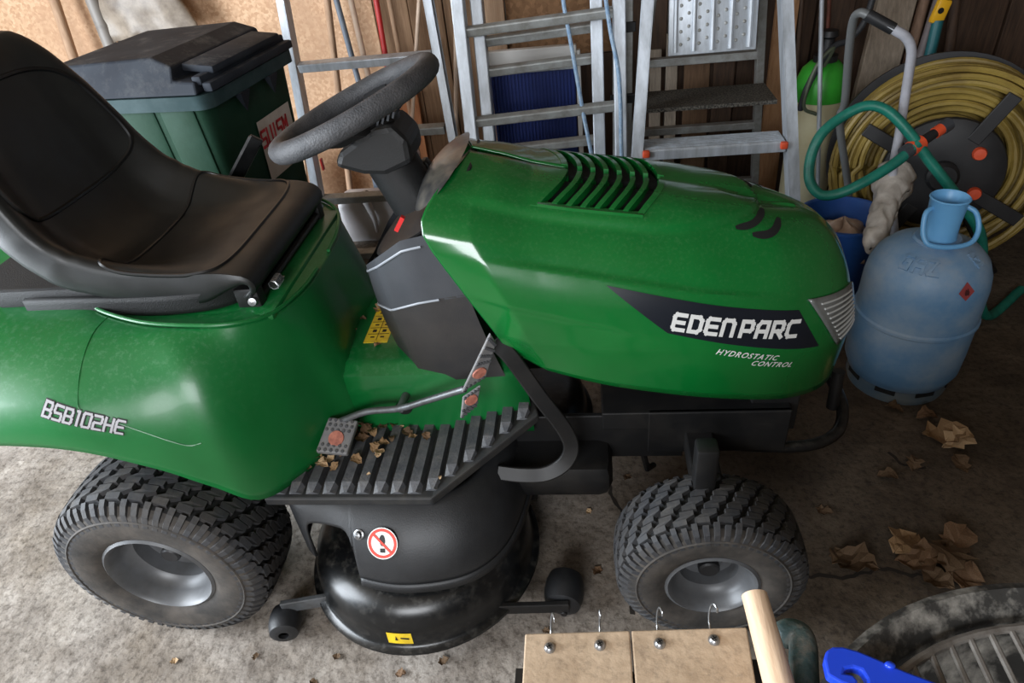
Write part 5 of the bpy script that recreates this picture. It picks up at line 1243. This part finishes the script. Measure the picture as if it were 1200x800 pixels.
# ------------------------------------------------------------------ dead leaves and crumbs
M_LEAF = [mat('dead_leaf_%d' % k, c_, .8, var=d_, vscale=40) for k, (c_, d_) in enumerate(((rgb(128, 100, 68), rgb(152, 122, 88)), (rgb(92, 68, 46), rgb(118, 90, 64)), (rgb(170, 140, 104), rgb(190, 164, 130)), (rgb(80, 60, 40), rgb(104, 82, 58))))]
LM = []
for k in range(6):
    rr_ = random.Random(40+k); n1, n2 = 7, 4; vs = []; fs = []
    for i in range(n1+1):
        t = i/n1; wd = (.36*math.sin(PI*min(1, t*1.02))**.8+.02)*(1+.3*math.sin(t*19+k))
        for j in range(n2+1):
            s_ = j/n2*2-1; vs.append(((t-.5)+.05*rr_.uniform(-1, 1), s_*wd, .20*abs(s_)**2*wd*2+.12*math.sin(t*5+k)+.05*rr_.uniform(-1, 1)))
    for i in range(n1):
        for j in range(n2): fs.append((i*(n2+1)+j, (i+1)*(n2+1)+j, (i+1)*(n2+1)+j+1, i*(n2+1)+j+1))
    me = bpy.data.meshes.new('leaf_mesh'); me.from_pydata(vs, [], fs); me.update(); LM.append(me)
LMM = {}
def leaf(p, size, mi, label, group, rz=None, flat=.25):
    k = random.randrange(6); key = (k, mi)
    if key not in LMM:
        me = LM[k].copy(); me.materials.append(M_LEAF[mi]); LMM[key] = me
    o = bpy.data.objects.new('dead_leaf', LMM[key]); COL.objects.link(o); zmin = min(v.co.z for v in LMM[key].vertices)
    o.location = Vector(p)+Vector((0, 0, -zmin*size+.0005)); o.scale = (size,)*3; o.rotation_euler = (0, 0, rz if rz is not None else random.uniform(0, 6.28))
    tag(o, label, 'leaf', group)
random.seed(21)
for (px, py, s_, mi) in ((372, 535, .035, 0), (385, 540, .03, 2), (395, 530, .035, 1), (415, 510, .03, 1), (430, 505, .035, 1), (440, 525, .028, 0), (450, 520, .025, 0), (418, 540, .03, 0), (500, 512, .024, 1), (478, 508, .03, 3), (435, 495, .03, 1), (460, 515, .02, 3), (352, 525, .03, 3), (378, 545, .03, 2), (365, 540, .025, 1), (405, 530, .03, 0), (425, 515, .035, 1), (438, 508, .03, 0), (408, 500, .03, 3), (420, 498, .03, 1), (446, 532, .03, 2), (360, 548, .022, 3), (392, 548, .025, 0), (450, 500, .028, 3), (484, 512, .02, 0), (463, 498, .025, 1)):
    p = at(px, py, z=.409); leaf(p, s_, mi, 'small %s dead leaf lying on the ribbed footrest' % ('tan', 'brown', 'pale', 'dark')[mi], 'dead leaves on the footrest')
for (px, py) in ((516, 600), (432, 556), (565, 495), (471, 500)):
    p = at(px, min(py, 560), z=.409); leaf(p, .010, 2, 'tiny pale crumb lying on the ribbed footrest', 'crumbs on the footrest')
for (px, py, s_, mi) in ((447, 362, .04, 0), (455, 370, .03, 1), (460, 360, .035, 2), (405, 398, .03, 1), (412, 388, .03, 1), (400, 412, .022, 3), (443, 405, .02, 0), (425, 375, .02, 3)):
    p = at(px, py, z=.5645); leaf(p, s_, mi, '%s dead leaf lying on the green tunnel cover' % ('tan', 'brown', 'pale', 'dark')[mi], 'dead leaves on the tunnel cover')
fl_specs = [(1105, 512, .11, 0), (1122, 520, .09, 2), (1085, 490, .06, 1), (1060, 640, .10, 0), (1078, 660, .10, 1), (1110, 655, .11, 3), (1120, 635, .09, 1), (1095, 680, .08, 3), (1000, 662, .10, 3), (985, 655, .07, 3), (1048, 480, .05, 3), (1125, 545, .06, 3), (1130, 680, .09, 1), (1070, 545, .05, 3), (1040, 560, .05, 3), (965, 600, .04, 3)]
for (px, py, s_, mi) in fl_specs:
    wl_ = 'beside the gas bottle' if py < 530 else 'behind the grill' if px > 1040 and py > 600 else 'right of the front wheel'
    leaf(at(px, py, z=.0), s_, mi, '%s %s dead leaf on the floor %s' % ('big' if s_ >= .09 else 'medium' if s_ > .055 else 'little', ('tan', 'brown', 'pale', 'dark')[mi], wl_), 'dead leaves on the right floor')
for (px, py, s_, mi) in ((368, 800, .02, 3), (470, 790, .025, 1), (395, 770, .02, 3), (700, 670, .03, 1), (735, 560, .03, 3), (640, 740, .02, 3), (300, 770, .02, 3), (520, 775, .025, 3), (205, 775, .02, 2), (690, 600, .02, 2)):
    leaf(at(px, py, z=.0), s_, mi, 'small bit of leaf litter on the floor in front of the mower', 'leaf litter in front of the mower')
# cracks in the floor slab
M_CRK = mat('dirt_filled_crack', rgb(38, 32, 26), .95)
FLO = bpy.data.objects['floor']
for path in ([(706, 548), (712, 568), (722, 590), (735, 612), (742, 640), (745, 680), (742, 720)], [(905, 668), (960, 676), (1000, 674), (1030, 668), (1060, 672), (1100, 676), (1133, 684)], [(1040, 530), (1060, 545), (1085, 548)]):
    pts = [at(a_, b_, z=0) for a_, b_ in path]; fine = cr(pts, 5); vs = []
    for k, p in enumerate(fine):
        t = (fine[min(k+1, len(fine)-1)]-fine[max(k-1, 0)]).normalized(); s_ = Vector((-t.y, t.x, 0)); w_ = .003+.003*random.random(); j_ = s_*random.uniform(-.006, .006)
        vs += [p+j_-s_*w_+Vector((0, 0, .0008)), p+j_+s_*w_+Vector((0, 0, .0008))]
    o = MB().add(vs, [(k*2, k*2+2, k*2+3, k*2+1) for k in range(len(fine)-1)]).out('floor_crack', M_CRK, FLO, False)
